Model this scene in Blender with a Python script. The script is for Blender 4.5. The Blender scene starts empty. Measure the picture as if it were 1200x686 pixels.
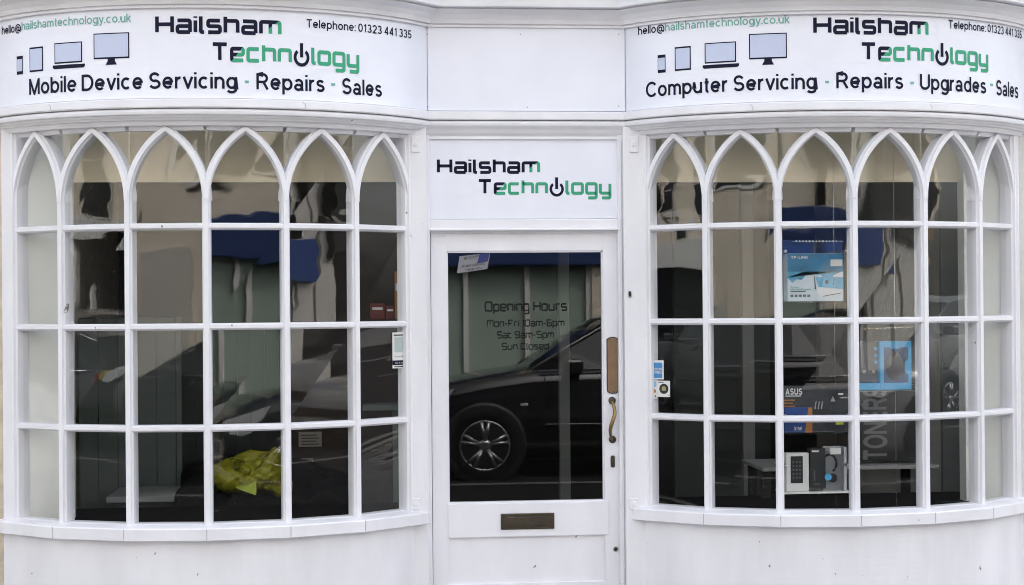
import bpy, bmesh, math, random
from mathutils import Vector, Matrix
random.seed(7)
S = bpy.context.scene
COL = S.collection
# ------------------------------------------------------------------ camera
CAM = Vector((-0.7059, -7.0271, 1.55))
YAW, PITCH, ROLL = 0.09209, 0.0035, -0.00813
FPX, PCX, PCY = 1832.84, 594.98, 351.15          # focal length and principal point for a 1200 px wide frame
_f = Vector((math.sin(YAW)*math.cos(PITCH), math.cos(YAW)*math.cos(PITCH), math.sin(PITCH)))
_r = Vector((math.cos(YAW), -math.sin(YAW), 0)); _u = _r.cross(_f)
RI = _r*math.cos(ROLL) + _u*math.sin(ROLL); UP = -_r*math.sin(ROLL) + _u*math.cos(ROLL); FW = _f
cd = bpy.data.cameras.new('camera'); cam = bpy.data.objects.new('camera', cd); COL.objects.link(cam)
cd.sensor_width = 36; cd.lens = FPX/1200*36; cd.shift_x = (600-PCX)/1200; cd.shift_y = (PCY-343)/1200
cd.clip_start = .05; cd.clip_end = 400
M4 = Matrix.Identity(4)
for i in range(3):
    M4[i][0] = RI[i]; M4[i][1] = UP[i]; M4[i][2] = -FW[i]; M4[i][3] = CAM[i]
cam.matrix_world = M4
S.camera = cam
# ------------------------------------------------------------------ sky, sun, exposure (flat overcast daylight)
SUN_EL, SUN_AZ = math.radians(48), math.radians(25)      # azimuth clockwise from +Y: a veiled sun behind the shop, so its front is in open shade
W = bpy.data.worlds.new('World'); S.world = W; W.use_nodes = True
nt = W.node_tree; nt.nodes.clear()
sky = nt.nodes.new('ShaderNodeTexSky'); sky.sky_type = 'NISHITA'; sky.sun_disc = False
sky.sun_elevation = SUN_EL; sky.sun_rotation = SUN_AZ; sky.air_density = 1.0; sky.dust_density = 5; sky.ozone_density = 1
hs = nt.nodes.new('ShaderNodeHueSaturation'); hs.inputs['Saturation'].default_value = .34
bg = nt.nodes.new('ShaderNodeBackground'); bg.inputs[1].default_value = .15
wo = nt.nodes.new('ShaderNodeOutputWorld')
nt.links.new(sky.outputs[0], hs.inputs['Color']); nt.links.new(hs.outputs[0], bg.inputs[0]); nt.links.new(bg.outputs[0], wo.inputs[0])
sl = bpy.data.lights.new('sun', 'SUN'); sl.energy = 0.4; sl.angle = math.radians(14); sl.color = (1, .98, .95)
so = bpy.data.objects.new('sun', sl); COL.objects.link(so)
sd = Vector((math.sin(SUN_AZ)*math.cos(SUN_EL), math.cos(SUN_AZ)*math.cos(SUN_EL), math.sin(SUN_EL)))
so.rotation_euler = sd.to_track_quat('Z', 'Y').to_euler(); so.location = (0, -6, 12)
S.view_settings.view_transform = 'Standard'; S.view_settings.look = 'None'
S.view_settings.gamma = 1; S.view_settings.exposure = 2.34
S.cycles.filter_width = 1.0; S.cycles.max_bounces = 8; S.cycles.transparent_max_bounces = 12; S.cycles.caustics_reflective = False

# ------------------------------------------------------------------ pixel <-> place helpers (real planes and curves)
def ray(px, py):
    return (FW + RI*((px-PCX)/FPX) - UP*((py-PCY)/FPX))
def U(px, py, Y=0.0):
    d = ray(px, py); t = (Y-CAM.y)/d.y
    return CAM + d*t
# bow curve in plan: six flat panes on an ellipse
R, DL, EC = 1.0543, .3196, .74613
HW = 3*DL
BL, BR = -1.3643, 1.4419
def cpt(xb, a, o=0.0):
    n = cn(a)
    return Vector((xb+R*math.sin(a)+n.x*o, -EC*(R*math.cos(a)-R*math.cos(HW))+n.y*o, 0))
def cn(a):
    v = Vector((EC*math.sin(a), -math.cos(a), 0)); v.normalize(); return v
def Uc(xb, px, py, o=0.0):
    """angle on the bow and height where the sight line meets the bow offset by o"""
    d = ray(px, py); best = None
    def side(a):
        p = cpt(xb, a, o)
        return (p.x-CAM.x)*d.y - (p.y-CAM.y)*d.x
    lo, hi = -1.25, 1.25
    N = 200; prev = side(lo); aa = None
    for i in range(1, N+1):
        a = lo+(hi-lo)*i/N; s = side(a)
        if prev*s <= 0:
            l, h = a-(hi-lo)/N, a
            for _ in range(40):
                m = (l+h)/2
                if side(l)*side(m) <= 0: h = m
                else: l = m
            aa = (l+h)/2; q = cpt(xb, aa, o); t = (q.y-CAM.y)/d.y
            if best is None or t < best[2]: best = (aa, CAM.z+d.z*t, t)
        prev = s
    return best[0], best[1]
YC = .07
def a_c(o, yc=YC):
    l, h = .7, 1.5
    for _ in range(50):
        m = (l+h)/2
        if cpt(0, m, o).y < yc-o: l = m
        else: h = m
    return l
def zc(py): return U(615, py, 0).z

# ------------------------------------------------------------------ objects
def link(name, me, mats, parent=None):
    o = bpy.data.objects.new(name, me); COL.objects.link(o)
    for m in (mats if isinstance(mats, (list, tuple)) else [mats]): me.materials.append(m)
    if parent: o.parent = parent
    return o
def tag(o, label=None, cat=None, group=None, kind=None):
    if label: o['label'] = label
    if cat: o['category'] = cat
    if group: o['group'] = group
    if kind: o['kind'] = kind
    return o
def empty(name, label, cat, group=None, loc=(0,0,0)):
    o = bpy.data.objects.new(name, None); COL.objects.link(o); o.location = loc; o.empty_display_size = .1
    return tag(o, label, cat, group)
class MB:
    def __init__(s): s.v = []; s.f = []; s.m = []; s.smooth = []
    def add(s, vs, fs, mi=0, sm=False):
        b = len(s.v); s.v += [tuple(v) for v in vs]
        for f in fs: s.f.append([b+i for i in f]); s.m.append(mi); s.smooth.append(sm)
        return s
    def box(s, x0, x1, y0, y1, z0, z1, mi=0):
        v = [(x,y,z) for z in (z0,z1) for y in (y0,y1) for x in (x0,x1)]
        return s.add(v, [(0,2,3,1),(4,5,7,6),(0,1,5,4),(2,6,7,3),(0,4,6,2),(1,3,7,5)], mi)
    def bbox(s, x0, x1, y0, y1, z0, z1, b=.004, mi=0):
        bm = bmesh.new(); bmesh.ops.create_cube(bm, size=1)
        for v in bm.verts: v.co = Vector((x0+(v.co.x+.5)*(x1-x0), y0+(v.co.y+.5)*(y1-y0), z0+(v.co.z+.5)*(z1-z0)))
        bmesh.ops.bevel(bm, geom=bm.edges[:], offset=b, segments=2, affect='EDGES', profile=.5)
        s.bm(bm, mi); return s
    def bm(s, bm, mi=0, sm=False, mat=None):
        bm.verts.ensure_lookup_table(); bm.verts.index_update()
        s.add([(mat @ v.co if mat else v.co) for v in bm.verts], [[v.index for v in f.verts] for f in bm.faces], mi, sm); bm.free(); return s
    def quad(s, a, b, c, d, mi=0): return s.add([a,b,c,d], [(0,1,2,3)], mi)
    def rings(s, rings, closed=True, caps=True, mi=0, sm=False):
        n = len(rings[0]); b = len(s.v)
        for r in rings: s.v += [tuple(p) for p in r]
        for i in range(len(rings)-1):
            for j in range(n if closed else n-1):
                k = (j+1) % n
                s.f.append([b+i*n+j, b+i*n+k, b+(i+1)*n+k, b+(i+1)*n+j]); s.m.append(mi); s.smooth.append(sm)
        if caps and closed:
            s.f.append([b+j for j in range(n)][::-1]); s.m.append(mi); s.smooth.append(False)
            e = b+(len(rings)-1)*n
            s.f.append([e+j for j in range(n)]); s.m.append(mi); s.smooth.append(False)
        return s
    def tube(s, pts, r, n=10, mi=0):
        pts = [Vector(p) for p in pts]; rr = []
        for i, p in enumerate(pts):
            t = (pts[min(i+1,len(pts)-1)]-pts[max(i-1,0)]).normalized()
            a = Vector((0,0,1)) if abs(t.z) < .9 else Vector((1,0,0))
            x = t.cross(a).normalized(); y = t.cross(x)
            q = r[i] if isinstance(r, (list,tuple)) else r
            rr.append([p+x*q*math.cos(2*math.pi*k/n)+y*q*math.sin(2*math.pi*k/n) for k in range(n)])
        return s.rings(rr, mi=mi, sm=True)
    def lathe(s, c, axis, prof, n=24, mi=0, sm=True):
        """prof: (radius, distance along axis)"""
        axis = Vector(axis).normalized(); a = Vector((0,0,1)) if abs(axis.z) < .9 else Vector((1,0,0))
        x = axis.cross(a).normalized(); y = axis.cross(x); c = Vector(c)
        return s.rings([[c+axis*h+x*r*math.cos(2*math.pi*k/n)+y*r*math.sin(2*math.pi*k/n) for k in range(n)] for r, h in prof], mi=mi, sm=sm)
    def disc(s, c, axis, r, h, n=24, mi=0): return s.lathe(c, axis, [(r,0),(r,h)], n, mi, False)
    def prism(s, poly, y0, y1, mi=0):
        """poly in x,z extruded from y0 to y1"""
        n = len(poly)
        s.add([(x,y0,z) for x,z in poly]+[(x,y1,z) for x,z in poly],
              [list(range(n)), list(range(2*n-1,n-1,-1))]+[(i,i+n,(i+1)%n+n,(i+1)%n) for i in range(n)], mi); return s
    def build(s, name, mats, parent=None, autosmooth=None, fix=True):
        me = bpy.data.meshes.new(name); me.from_pydata(s.v, [], s.f)
        for p, m, sm in zip(me.polygons, s.m, s.smooth): p.material_index = m; p.use_smooth = sm
        if fix:
            bm = bmesh.new(); bm.from_mesh(me); bmesh.ops.recalc_face_normals(bm, faces=bm.faces[:]); bm.to_mesh(me); bm.free()
        me.update()
        return link(name, me, mats, parent)

# ------------------------------------------------------------------ materials
def mat(name, col, rough=.5, metal=0, spec=.5, bump=0, bscale=40, var=0, vscale=3, alpha=None):
    m = bpy.data.materials.new(name); m.use_nodes = True; t = m.node_tree; b = t.nodes['Principled BSDF']
    b.inputs['Base Color'].default_value = (*col, 1); b.inputs['Roughness'].default_value = rough
    b.inputs['Metallic'].default_value = metal; b.inputs['Specular IOR Level'].default_value = spec
    tc = t.nodes.new('ShaderNodeTexCoord')
    if var:
        n = t.nodes.new('ShaderNodeTexNoise'); n.inputs['Scale'].default_value = vscale; n.inputs['Detail'].default_value = 6
        r = t.nodes.new('ShaderNodeMapRange'); r.inputs[1].default_value = .3; r.inputs[2].default_value = .7
        r.inputs[3].default_value = 1-var; r.inputs[4].default_value = 1+var*.3
        x = t.nodes.new('ShaderNodeMix'); x.data_type = 'RGBA'; x.blend_type = 'MULTIPLY'; x.inputs[0].default_value = 1
        x.inputs[6].default_value = (*col, 1)
        t.links.new(tc.outputs['Object'], n.inputs['Vector']); t.links.new(n.outputs[0], r.inputs[0])
        t.links.new(r.outputs[0], x.inputs[7]); t.links.new(x.outputs[2], b.inputs['Base Color'])
    if bump:
        n = t.nodes.new('ShaderNodeTexNoise'); n.inputs['Scale'].default_value = bscale; n.inputs['Detail'].default_value = 5
        p = t.nodes.new('ShaderNodeBump'); p.inputs['Strength'].default_value = bump; p.inputs['Distance'].default_value = .01
        t.links.new(tc.outputs['Object'], n.inputs['Vector']); t.links.new(n.outputs[0], p.inputs['Height']); t.links.new(p.outputs[0], b.inputs['Normal'])
    return m
def paint(name, col, chips=.778, grain=(1,1,1), dirt=.10):
    """old gloss paint: brush grain, faint grime patches and small chips of their own shape"""
    m = bpy.data.materials.new(name); m.use_nodes = True; t = m.node_tree; b = t.nodes['Principled BSDF']; L = t.links.new
    b.inputs['Roughness'].default_value = .42; b.inputs['Specular IOR Level'].default_value = .4
    tc = t.nodes.new('ShaderNodeTexCoord')
    def noise(scale, detail=5, vec=None):
        mp = t.nodes.new('ShaderNodeMapping'); mp.inputs['Scale'].default_value = vec or (1,1,1)
        n = t.nodes.new('ShaderNodeTexNoise'); n.inputs['Scale'].default_value = scale; n.inputs['Detail'].default_value = detail
        L(tc.outputs['Object'], mp.inputs[0]); L(mp.outputs[0], n.inputs['Vector']); return n
    g = noise(3.0, 8, (1.6,1.6,.55)); r = t.nodes.new('ShaderNodeMapRange'); r.inputs[1].default_value=.35; r.inputs[2].default_value=.7; r.inputs[3].default_value=1; r.inputs[4].default_value=1-dirt
    L(g.outputs[0], r.inputs[0])
    x = t.nodes.new('ShaderNodeMix'); x.data_type='RGBA'; x.blend_type='MULTIPLY'; x.inputs[0].default_value=1; x.inputs[6].default_value=(*col,1); L(r.outputs[0], x.inputs[7])
    c = noise(26, 3, (1,1,.7)); c2 = noise(1.7, 2)
    ad = t.nodes.new('ShaderNodeMath'); ad.operation='MULTIPLY_ADD'; ad.inputs[1].default_value=.35; L(c2.outputs[0], ad.inputs[0]); L(c.outputs[0], ad.inputs[2])
    cr = t.nodes.new('ShaderNodeMapRange'); cr.inputs[1].default_value=chips+.175; cr.inputs[2].default_value=chips+.19; L(ad.outputs[0], cr.inputs[0])
    y = t.nodes.new('ShaderNodeMix'); y.data_type='RGBA'; L(cr.outputs[0], y.inputs[0]); L(x.outputs[2], y.inputs[6]); y.inputs[7].default_value=(.22,.19,.16,1)
    L(y.outputs[2], b.inputs['Base Color'])
    h = noise(30, 4, grain); h2 = noise(5, 3)
    a2 = t.nodes.new('ShaderNodeMath'); a2.operation='MULTIPLY_ADD'; a2.inputs[1].default_value=1.6; L(h2.outputs[0], a2.inputs[0]); L(h.outputs[0], a2.inputs[2])
    p = t.nodes.new('ShaderNodeBump'); p.inputs['Strength'].default_value=.13; p.inputs['Distance'].default_value=.006
    L(a2.outputs[0], p.inputs['Height']); L(p.outputs[0], b.inputs['Normal'])
    return m
def glass_mat(name, wave=.3, scale=3.0, f0=.055, tint=(.95,.96,.95)):
    """window glass: lets light straight through and mirrors the street by its Fresnel share; old panes ripple"""
    m = bpy.data.materials.new(name); m.use_nodes = True; t = m.node_tree; t.nodes.clear(); L = t.links.new
    out = t.nodes.new('ShaderNodeOutputMaterial'); mix = t.nodes.new('ShaderNodeMixShader')
    tr = t.nodes.new('ShaderNodeBsdfTransparent'); tr.inputs[0].default_value = (*tint,1)
    gl = t.nodes.new('ShaderNodeBsdfAnisotropic') if hasattr(bpy.types,'ShaderNodeBsdfAnisotropic') else t.nodes.new('ShaderNodeBsdfGlossy')
    gl.inputs['Roughness'].default_value = .0; gl.inputs[0].default_value=(1,1,1,1)
    lw = t.nodes.new('ShaderNodeLayerWeight'); lw.inputs[0].default_value = .5
    p5 = t.nodes.new('ShaderNodeMath'); p5.operation='POWER'; p5.inputs[1].default_value=5; L(lw.outputs['Facing'], p5.inputs[0])
    ma = t.nodes.new('ShaderNodeMath'); ma.operation='MULTIPLY_ADD'; ma.inputs[1].default_value=1-f0; ma.inputs[2].default_value=f0; L(p5.outputs[0], ma.inputs[0])
    if wave:
        tc = t.nodes.new('ShaderNodeTexCoord'); n = t.nodes.new('ShaderNodeTexNoise'); n.inputs['Scale'].default_value=scale; n.inputs['Detail'].default_value=1.5
        mp = t.nodes.new('ShaderNodeMapping'); mp.inputs['Scale'].default_value=(1,1,1.9)
        b = t.nodes.new('ShaderNodeBump'); b.inputs['Strength'].default_value=wave; b.inputs['Distance'].default_value=.02
        L(tc.outputs['Object'], mp.inputs[0]); L(mp.outputs[0], n.inputs['Vector']); L(n.outputs[0], b.inputs['Height']); L(b.outputs[0], gl.inputs['Normal'])
        sp = t.nodes.new('ShaderNodeSeparateXYZ'); mr = t.nodes.new('ShaderNodeMapRange'); L(tc.outputs['Object'], sp.inputs[0]); L(sp.outputs['Z'], mr.inputs[0])
        mr.inputs[1].default_value=1.35; mr.inputs[2].default_value=1.9; mr.inputs[3].default_value=wave*.14; mr.inputs[4].default_value=wave; L(mr.outputs[0], b.inputs['Strength'])
    L(ma.outputs[0], mix.inputs[0]); L(tr.outputs[0], mix.inputs[1]); L(gl.outputs[0], mix.inputs[2]); L(mix.outputs[0], out.inputs[0])
    return m
WHITE = paint('white_gloss_paint', (.83,.83,.865))
RISER = paint('white_painted_boards', (.83,.83,.865), chips=.752, grain=(.12,.12,1.6), dirt=.13)
DOORW = paint('white_door_paint', (.82,.82,.86), chips=.770, dirt=.09)
SIGNW = mat('sign_white', (.80,.82,.90), .3, var=.035, vscale=5)
NAVY = mat('navy_vinyl', (.006,.007,.028), .55, spec=.15)
GREEN = mat('green_vinyl', (.05,.36,.20), .5, spec=.2)
TEAL = mat('teal_vinyl', (.14,.40,.34), .35)
SCREEN = mat('pale_blue_vinyl', (.51,.57,.74), .35)
GLASS = glass_mat('old_window_glass', .075, 2.6)
DGLASS = glass_mat('door_glass', .008, 2.0, f0=.055, tint=(.7,.73,.72))
BRASS = mat('tarnished_brass', (.30,.20,.09), .42, 1, bump=.1, bscale=60, var=.3, vscale=8)
BRONZE = mat('dark_bronze', (.10,.085,.065), .38, .9, var=.35, vscale=20)
PLATE = mat('brown_push_plate', (.24,.155,.09), .45, .35, var=.15, vscale=30)
BLACK = mat('black_plastic', (.012,.012,.014), .45)
DARK = mat('dark_void', (.01,.01,.01), .9)
STEEL = mat('brushed_steel', (.55,.55,.55), .3, 1)
WIRE = mat('steel_wire', (.5,.5,.48), .4, .7)
CREAM = mat('cream_render', (.62,.56,.45), .85, bump=.3, bscale=25, var=.12, vscale=1.2)
BEIGE = mat('beige_roughcast', (.66,.58,.46), .9, bump=.9, bscale=45, var=.2, vscale=14)
PALE = mat('pale_render', (.68,.67,.64), .9, bump=.4, bscale=40, var=.1, vscale=3)
INT_GREEN = mat('grey_green_boards', (.11,.135,.128), .7, var=.08, vscale=2)
INT_WHITE = mat('interior_white', (.80,.80,.76), .6, var=.08, vscale=4)
INT_CREAM = mat('interior_cream', (.74,.66,.50), .7, var=.1, vscale=3)
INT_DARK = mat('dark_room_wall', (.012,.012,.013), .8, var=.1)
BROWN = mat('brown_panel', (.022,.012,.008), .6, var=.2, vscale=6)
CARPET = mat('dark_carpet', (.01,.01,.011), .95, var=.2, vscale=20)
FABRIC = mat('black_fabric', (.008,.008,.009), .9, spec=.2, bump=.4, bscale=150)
LIME = mat('lime_carrier_bag', (.29,.28,.014), .4, bump=.12, bscale=22, var=.25, vscale=25)
LIME2 = mat('bright_lime_plastic', (.42,.50,.06), .4)
CARDBLUE = mat('blue_card', (.08,.38,.66), .4)
ACRYL = glass_mat('clear_acrylic', 0, 1, f0=.05, tint=(.9,.93,.95))
ASPHALT = mat('asphalt', (.030,.030,.032), .95, spec=.05, bump=.5, bscale=120, var=.2, vscale=3)
PAVING = mat('paving', (.36,.355,.35), .85, bump=.3, bscale=60, var=.15, vscale=2)
KERB = mat('kerb_stone', (.22,.215,.20), .8, var=.1)
LINE = mat('road_paint', (.22,.22,.20), .7, var=.2, vscale=12)
PAPER = mat('white_paper', (.72,.72,.70), .7)
RED = mat('red_card', (.13,.014,.012), .5)
ORANGE = mat('orange_card', (.42,.17,.04), .5)
YELLOW = mat('yellow_green_label', (.45,.55,.04), .5)
GREYP = mat('grey_print', (.10,.105,.115), .4, var=.3, vscale=14)

# ------------------------------------------------------------------ lettering
def flat_text(body, h=1.0, bold=0.0, sx=1.0):
    """outline text as triangles: verts (x,y), faces; cap height scaled to h, left end at x = 0; returns width"""
    cu = bpy.data.curves.new('t', 'FONT'); cu.body = body; cu.resolution_u = 3; cu.fill_mode = 'FRONT'
    ob = bpy.data.objects.new('t', cu); COL.objects.link(ob)
    me = bpy.data.meshes.new_from_object(ob.evaluated_get(bpy.context.evaluated_depsgraph_get()))
    vs = [v.co.copy() for v in me.vertices]; fs = [list(p.vertices) for p in me.polygons]
    bpy.data.objects.remove(ob); bpy.data.curves.remove(cu); bpy.data.meshes.remove(me)
    if not vs: return [], [], 0
    x0 = min(v.x for v in vs); k = h/.70
    vs = [((v.x-x0)*k*sx, v.y*k) for v in vs]
    return vs, fs, max(v[0] for v in vs)
X = .74
GL = {  # squared stroke letters: width, polylines
'H': (.80, [[(0,0),(0,1)],[(.8,0),(.8,1)],[(0,.5),(.8,.5)]]),
'a': (.66, [[(.0,X),(.66,X),(.66,0)],[(.66,0),(0,0),(0,.38),(.66,.38)]]),
'i': (0, [[(0,0),(0,X)],[(0,.90),(0,1.0)]]),
'l': (.10, [[(0,1),(0,0),(.17,0)]]),
's': (.62, [[(.62,X),(0,X),(0,.38),(.62,.38),(.62,0),(0,0)]]),
'h': (.64, [[(0,0),(0,1)],[(0,X),(.64,X),(.64,0)]]),
'm': (1.0, [[(0,0),(0,X),(1.0,X),(1.0,0)],[(.5,X),(.5,0)]]),
'T': (.80, [[(0,1),(.8,1)],[(.4,1),(.4,0)]]),
'e': (.66, [[(.66,0),(0,0),(0,X),(.66,X),(.66,.36),(0,.36)]]),
'c': (.62, [[(.62,X),(0,X),(0,0),(.62,0)]]),
'n': (.64, [[(0,0),(0,X),(.64,X),(.64,0)]]),
'o': (.66, [[(.33,X),(.66,X),(.66,0),(0,0),(0,X),(.33,X)]]),
'g': (.64, [[(.64,0),(0,0),(0,X),(.64,X),(.64,-.30),(.1,-.30)]]),
'y': (.64, [[(0,X),(0,0),(.64,0)],[(.64,X),(.64,-.30),(.1,-.30)]]),
'p': (.64, [[(0,-.30),(0,X),(.64,X),(.64,0),(0,0)]]),
'u': (.64, [[(0,X),(0,0),(.64,0),(.64,X)]]),
'r': (.46, [[(0,0),(0,X),(.46,X)]]),
'd': (.66, [[(.66,1),(.66,0),(0,0),(0,X),(.66,X)]]),
't': (.44, [[(0,1),(0,0),(.44,0)],[(0,X),(.44,X)]]),
'O': (.84, [[(.42,1),(.84,1),(.84,0),(0,0),(0,1),(.42,1)]]),
'S': (.76, [[(.76,1),(0,1),(0,.5),(.76,.5),(.76,0),(0,0)]]),
'C': (.76, [[(.76,1),(0,1),(0,0),(.76,0)]]),
'M': (1.0, [[(0,0),(0,1),(1,1),(1,0)],[(.5,1),(.5,.35)]]),
'F': (.72, [[(.72,1),(0,1),(0,0)],[(0,.5),(.62,.5)]]),
'1': (.22, [[(0,1),(.22,1),(.22,0)]]),
'0': (.76, [[(.38,1),(.76,1),(.76,0),(0,0),(0,1),(.38,1)]]),
'5': (.74, [[(.74,1),(0,1),(0,.52),(.74,.52),(.74,0),(0,0)]]),
'6': (.74, [[(.70,1),(0,1),(0,0),(.74,0),(.74,.52),(0,.52)]]),
'9': (.74, [[(.0,0),(.74,0),(.74,1),(0,1),(0,.48),(.74,.48)]]),
'-': (.36, [[(0,.42),(.36,.42)]]),
}
def _E(cx, cy, rx, ry, a0, a1, n=14):
    return [(cx+rx*math.cos(math.radians(a0+(a1-a0)*i/n)), cy+ry*math.sin(math.radians(a0+(a1-a0)*i/n))) for i in range(n+1)]
_o = _E(.27,.365,.265,.30,90,450,22)
SN = {  # plain sans letters, centre lines at cap height 1
'M': (.76,[[(0,0),(0,1)],[(0,.97),(.38,.03),(.76,.97)],[(.76,1),(.76,0)]]),
'D': (.68,[[(0,0),(0,1)],[(0,.935),(.30,.935)]+_E(.30,.5,.38,.435,90,-90)+[(0,.065)]]),
'S': (.62,[_E(.31,.705,.27,.23,25,262,12)+_E(.31,.285,.30,.22,82,-158,12)]),
'R': (.66,[[(0,0),(0,1)],[(0,.935),(.36,.935)]+_E(.36,.70,.25,.235,90,-90)+[(0,.465)],[(.38,.465),(.66,0)]]),
'C': (.72,[_E(.40,.5,.39,.435,38,322,20)]),
'U': (.64,[[(0,1),(0,.33)]+_E(.32,.33,.32,.265,180,360)+[(.64,1)]]),
'O': (.80,[_E(.40,.5,.39,.435,90,450,24)]), 'N': (.66,[[(0,0),(0,1)],[(0,.96),(.66,.04)],[(.66,0),(.66,1)]]),
'E': (.56,[[(0,0),(0,1)],[(0,.935),(.56,.935)],[(0,.5),(.52,.5)],[(0,.065),(.56,.065)]]), 'A': (.70,[[(0,0),(.35,.96),(.70,0)],[(.12,.3),(.58,.3)]]),
'P': (.58,[[(0,0),(0,1)],[(0,.935),(.32,.935)]+_E(.32,.69,.25,.245,90,-90)+[(0,.445)]]), 'L': (.52,[[(0,1),(0,0)],[(0,.065),(.52,.065)]]), 'I': (0,[[(0,0),(0,1)]]),
'K': (.62,[[(0,0),(0,1)],[(.6,1),(0,.38)],[(.2,.56),(.62,0)]]), 'V': (.66,[[(0,1),(.33,.04),(.66,1)]]), 'H': (.64,[[(0,0),(0,1)],[(.64,0),(.64,1)],[(0,.5),(.64,.5)]]),
'W': (.96,[[(0,1),(.24,.04),(.48,.96),(.72,.04),(.96,1)]]), 'Y': (.64,[[(0,1),(.32,.45),(.64,1)],[(.32,.45),(.32,0)]]), 'B': (.60,[[(0,0),(0,1)],[(0,.935),(.32,.935)]+_E(.32,.72,.23,.215,90,-90)+[(0,.505)],[(.32,.505)]+_E(.34,.285,.26,.22,90,-90)+[(0,.065)]]),
'X': (.62,[[(0,1),(.62,0)],[(.62,1),(0,0)]]),
'T': (.70,[[(0,.935),(.70,.935)],[(.35,.935),(.35,0)]]),
'o': (.54,[_o]),
'b': (.53,[[(0,0),(0,1)],_E(.265,.365,.265,.30,90,450,22)]),
'd': (.53,[[(.53,0),(.53,1)],_E(.265,.365,.265,.30,90,450,22)]),
'p': (.53,[[(0,-.27),(0,.73)],_E(.265,.365,.265,.30,90,450,22)]),
'g': (.53,[[(.53,.73),(.53,-.04)]+_E(.265,-.04,.265,.17,0,-155,10),_E(.265,.365,.265,.30,90,450,22)]),
'i': (0,[[(0,0),(0,.73)],[(0,.87),(0,1)]]), 'l': (0,[[(0,0),(0,1)]]),
'e': (.54,[[(.01,.365),(.535,.365)]+_E(.27,.365,.265,.30,0,318,18)]),
'v': (.52,[[(0,.73),(.26,.04),(.52,.73)]]),
'c': (.50,[_E(.27,.365,.265,.30,48,312,16)]),
'n': (.48,[[(0,0),(0,.73)],[(0,.40)]+_E(.24,.42,.24,.245,180,0)+[(.48,0)]]),
'h': (.48,[[(0,0),(0,1)],[(0,.40)]+_E(.24,.42,.24,.245,180,0)+[(.48,0)]]),
'm': (.80,[[(0,0),(0,.73)],[(0,.42)]+_E(.20,.45,.20,.215,180,0)+[(.40,0)],[(.40,.42)]+_E(.60,.45,.20,.215,180,0)+[(.80,0)]]),
'r': (.28,[[(0,0),(0,.73)],[(0,.36)]+_E(.26,.40,.26,.265,180,85,8)]),
's': (.45,[_E(.225,.525,.20,.145,25,262,10)+_E(.225,.215,.22,.155,82,-158,10)]),
'a': (.52,[_E(.25,.46,.22,.205,155,0,10)+[(.47,.14),(.50,0)],_E(.225,.215,.22,.155,90,450,18)]),
'u': (.48,[[(0,.73),(0,.31)]+_E(.24,.31,.24,.245,180,360)+[(.48,.34)],[(.48,.73),(.48,0)]]),
't': (.28,[[(.13,.93),(.13,.2)]+_E(.24,.19,.11,.125,180,285,6),[(0,.67),(.28,.67)]]),
'k': (.46,[[(0,0),(0,1)],[(.42,.73),(0,.27)],[(.16,.44),(.46,0)]]),
'y': (.50,[[(0,.73),(.25,.05)],[(.50,.73),(.22,-.12),(.13,-.2),(.02,-.205)]]),
'@': (1.0,[_E(.5,.36,.48,.50,-50,290,28),_E(.47,.36,.21,.24,90,450,20),[(.68,.58),(.66,.2),(.74,.12),(.84,.2)]]),
'.': (0,[[(0,0),(0,.14)]]), ':': (0,[[(0,0),(0,.14)],[(0,.58),(0,.72)]]), '-': (.28,[[(0,.36),(.28,.36)]]),
'0': (.52,[_E(.26,.5,.255,.435,90,450,22)]), '1': (.30,[[(.04,.76),(.24,.93),(.24,0)]]),
'2': (.54,[_E(.27,.68,.25,.255,170,-28,12)+[(.03,.065),(.54,.065)]]),
'3': (.52,[_E(.24,.715,.22,.22,155,-85,10),_E(.24,.275,.26,.21,88,-158,10)]),
'4': (.56,[[(.42,0),(.42,.95),(.02,.27),(.56,.27)]]),
'5': (.52,[[(.48,.935),(.10,.935),(.05,.48)]+_E(.255,.315,.26,.25,135,-155,12)]),
}
def sans_text(body, t=.15, gap=.095):
    out = []; x = t/2
    for ch in body:
        if ch == ' ': x += .27; continue
        if ch not in SN: return None, 0
        w, pl = SN[ch]
        for p in pl:
            vs, fs = ribbon([(x+a, b) for a, b in p], t, .012); out.append((vs, fs))
        x += w+t+gap-(.05 if ch in 'vyrtT' else 0)
    return out, x-gap-t/2
def ribbon(pts, t, r=.10):
    """constant width stroke with rounded corners -> verts, quads"""
    P = [Vector((x,y)) for x,y in pts]; Q = [P[0]]
    for i in range(1, len(P)-1):
        a, b, c = P[i-1], P[i], P[i+1]; d1 = (a-b).normalized(); d2 = (c-b).normalized()
        if d1.dot(d2) < -.99: Q.append(b); continue
        k = min(r, (a-b).length/2, (c-b).length/2)
        for s in range(5):
            w = s/4; Q.append((b+d1*k)*(1-w)**2 + b*2*w*(1-w) + (b+d2*k)*w*w)
    Q.append(P[-1])
    vs, fs = [], []
    for i, p in enumerate(Q):
        d = (Q[min(i+1,len(Q)-1)]-Q[max(i-1,0)]).normalized(); n = Vector((-d.y, d.x))
        m = 1.0
        if 0 < i < len(Q)-1:
            e = (Q[i+1]-p).normalized(); m = 1/max(.5, abs(n.dot(Vector((-e.y,e.x)))))
        vs += [tuple(p+n*t/2*m), tuple(p-n*t/2*m)]
        if i: fs.append([2*i-2, 2*i-1, 2*i+1, 2*i])
    return vs, fs
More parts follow.
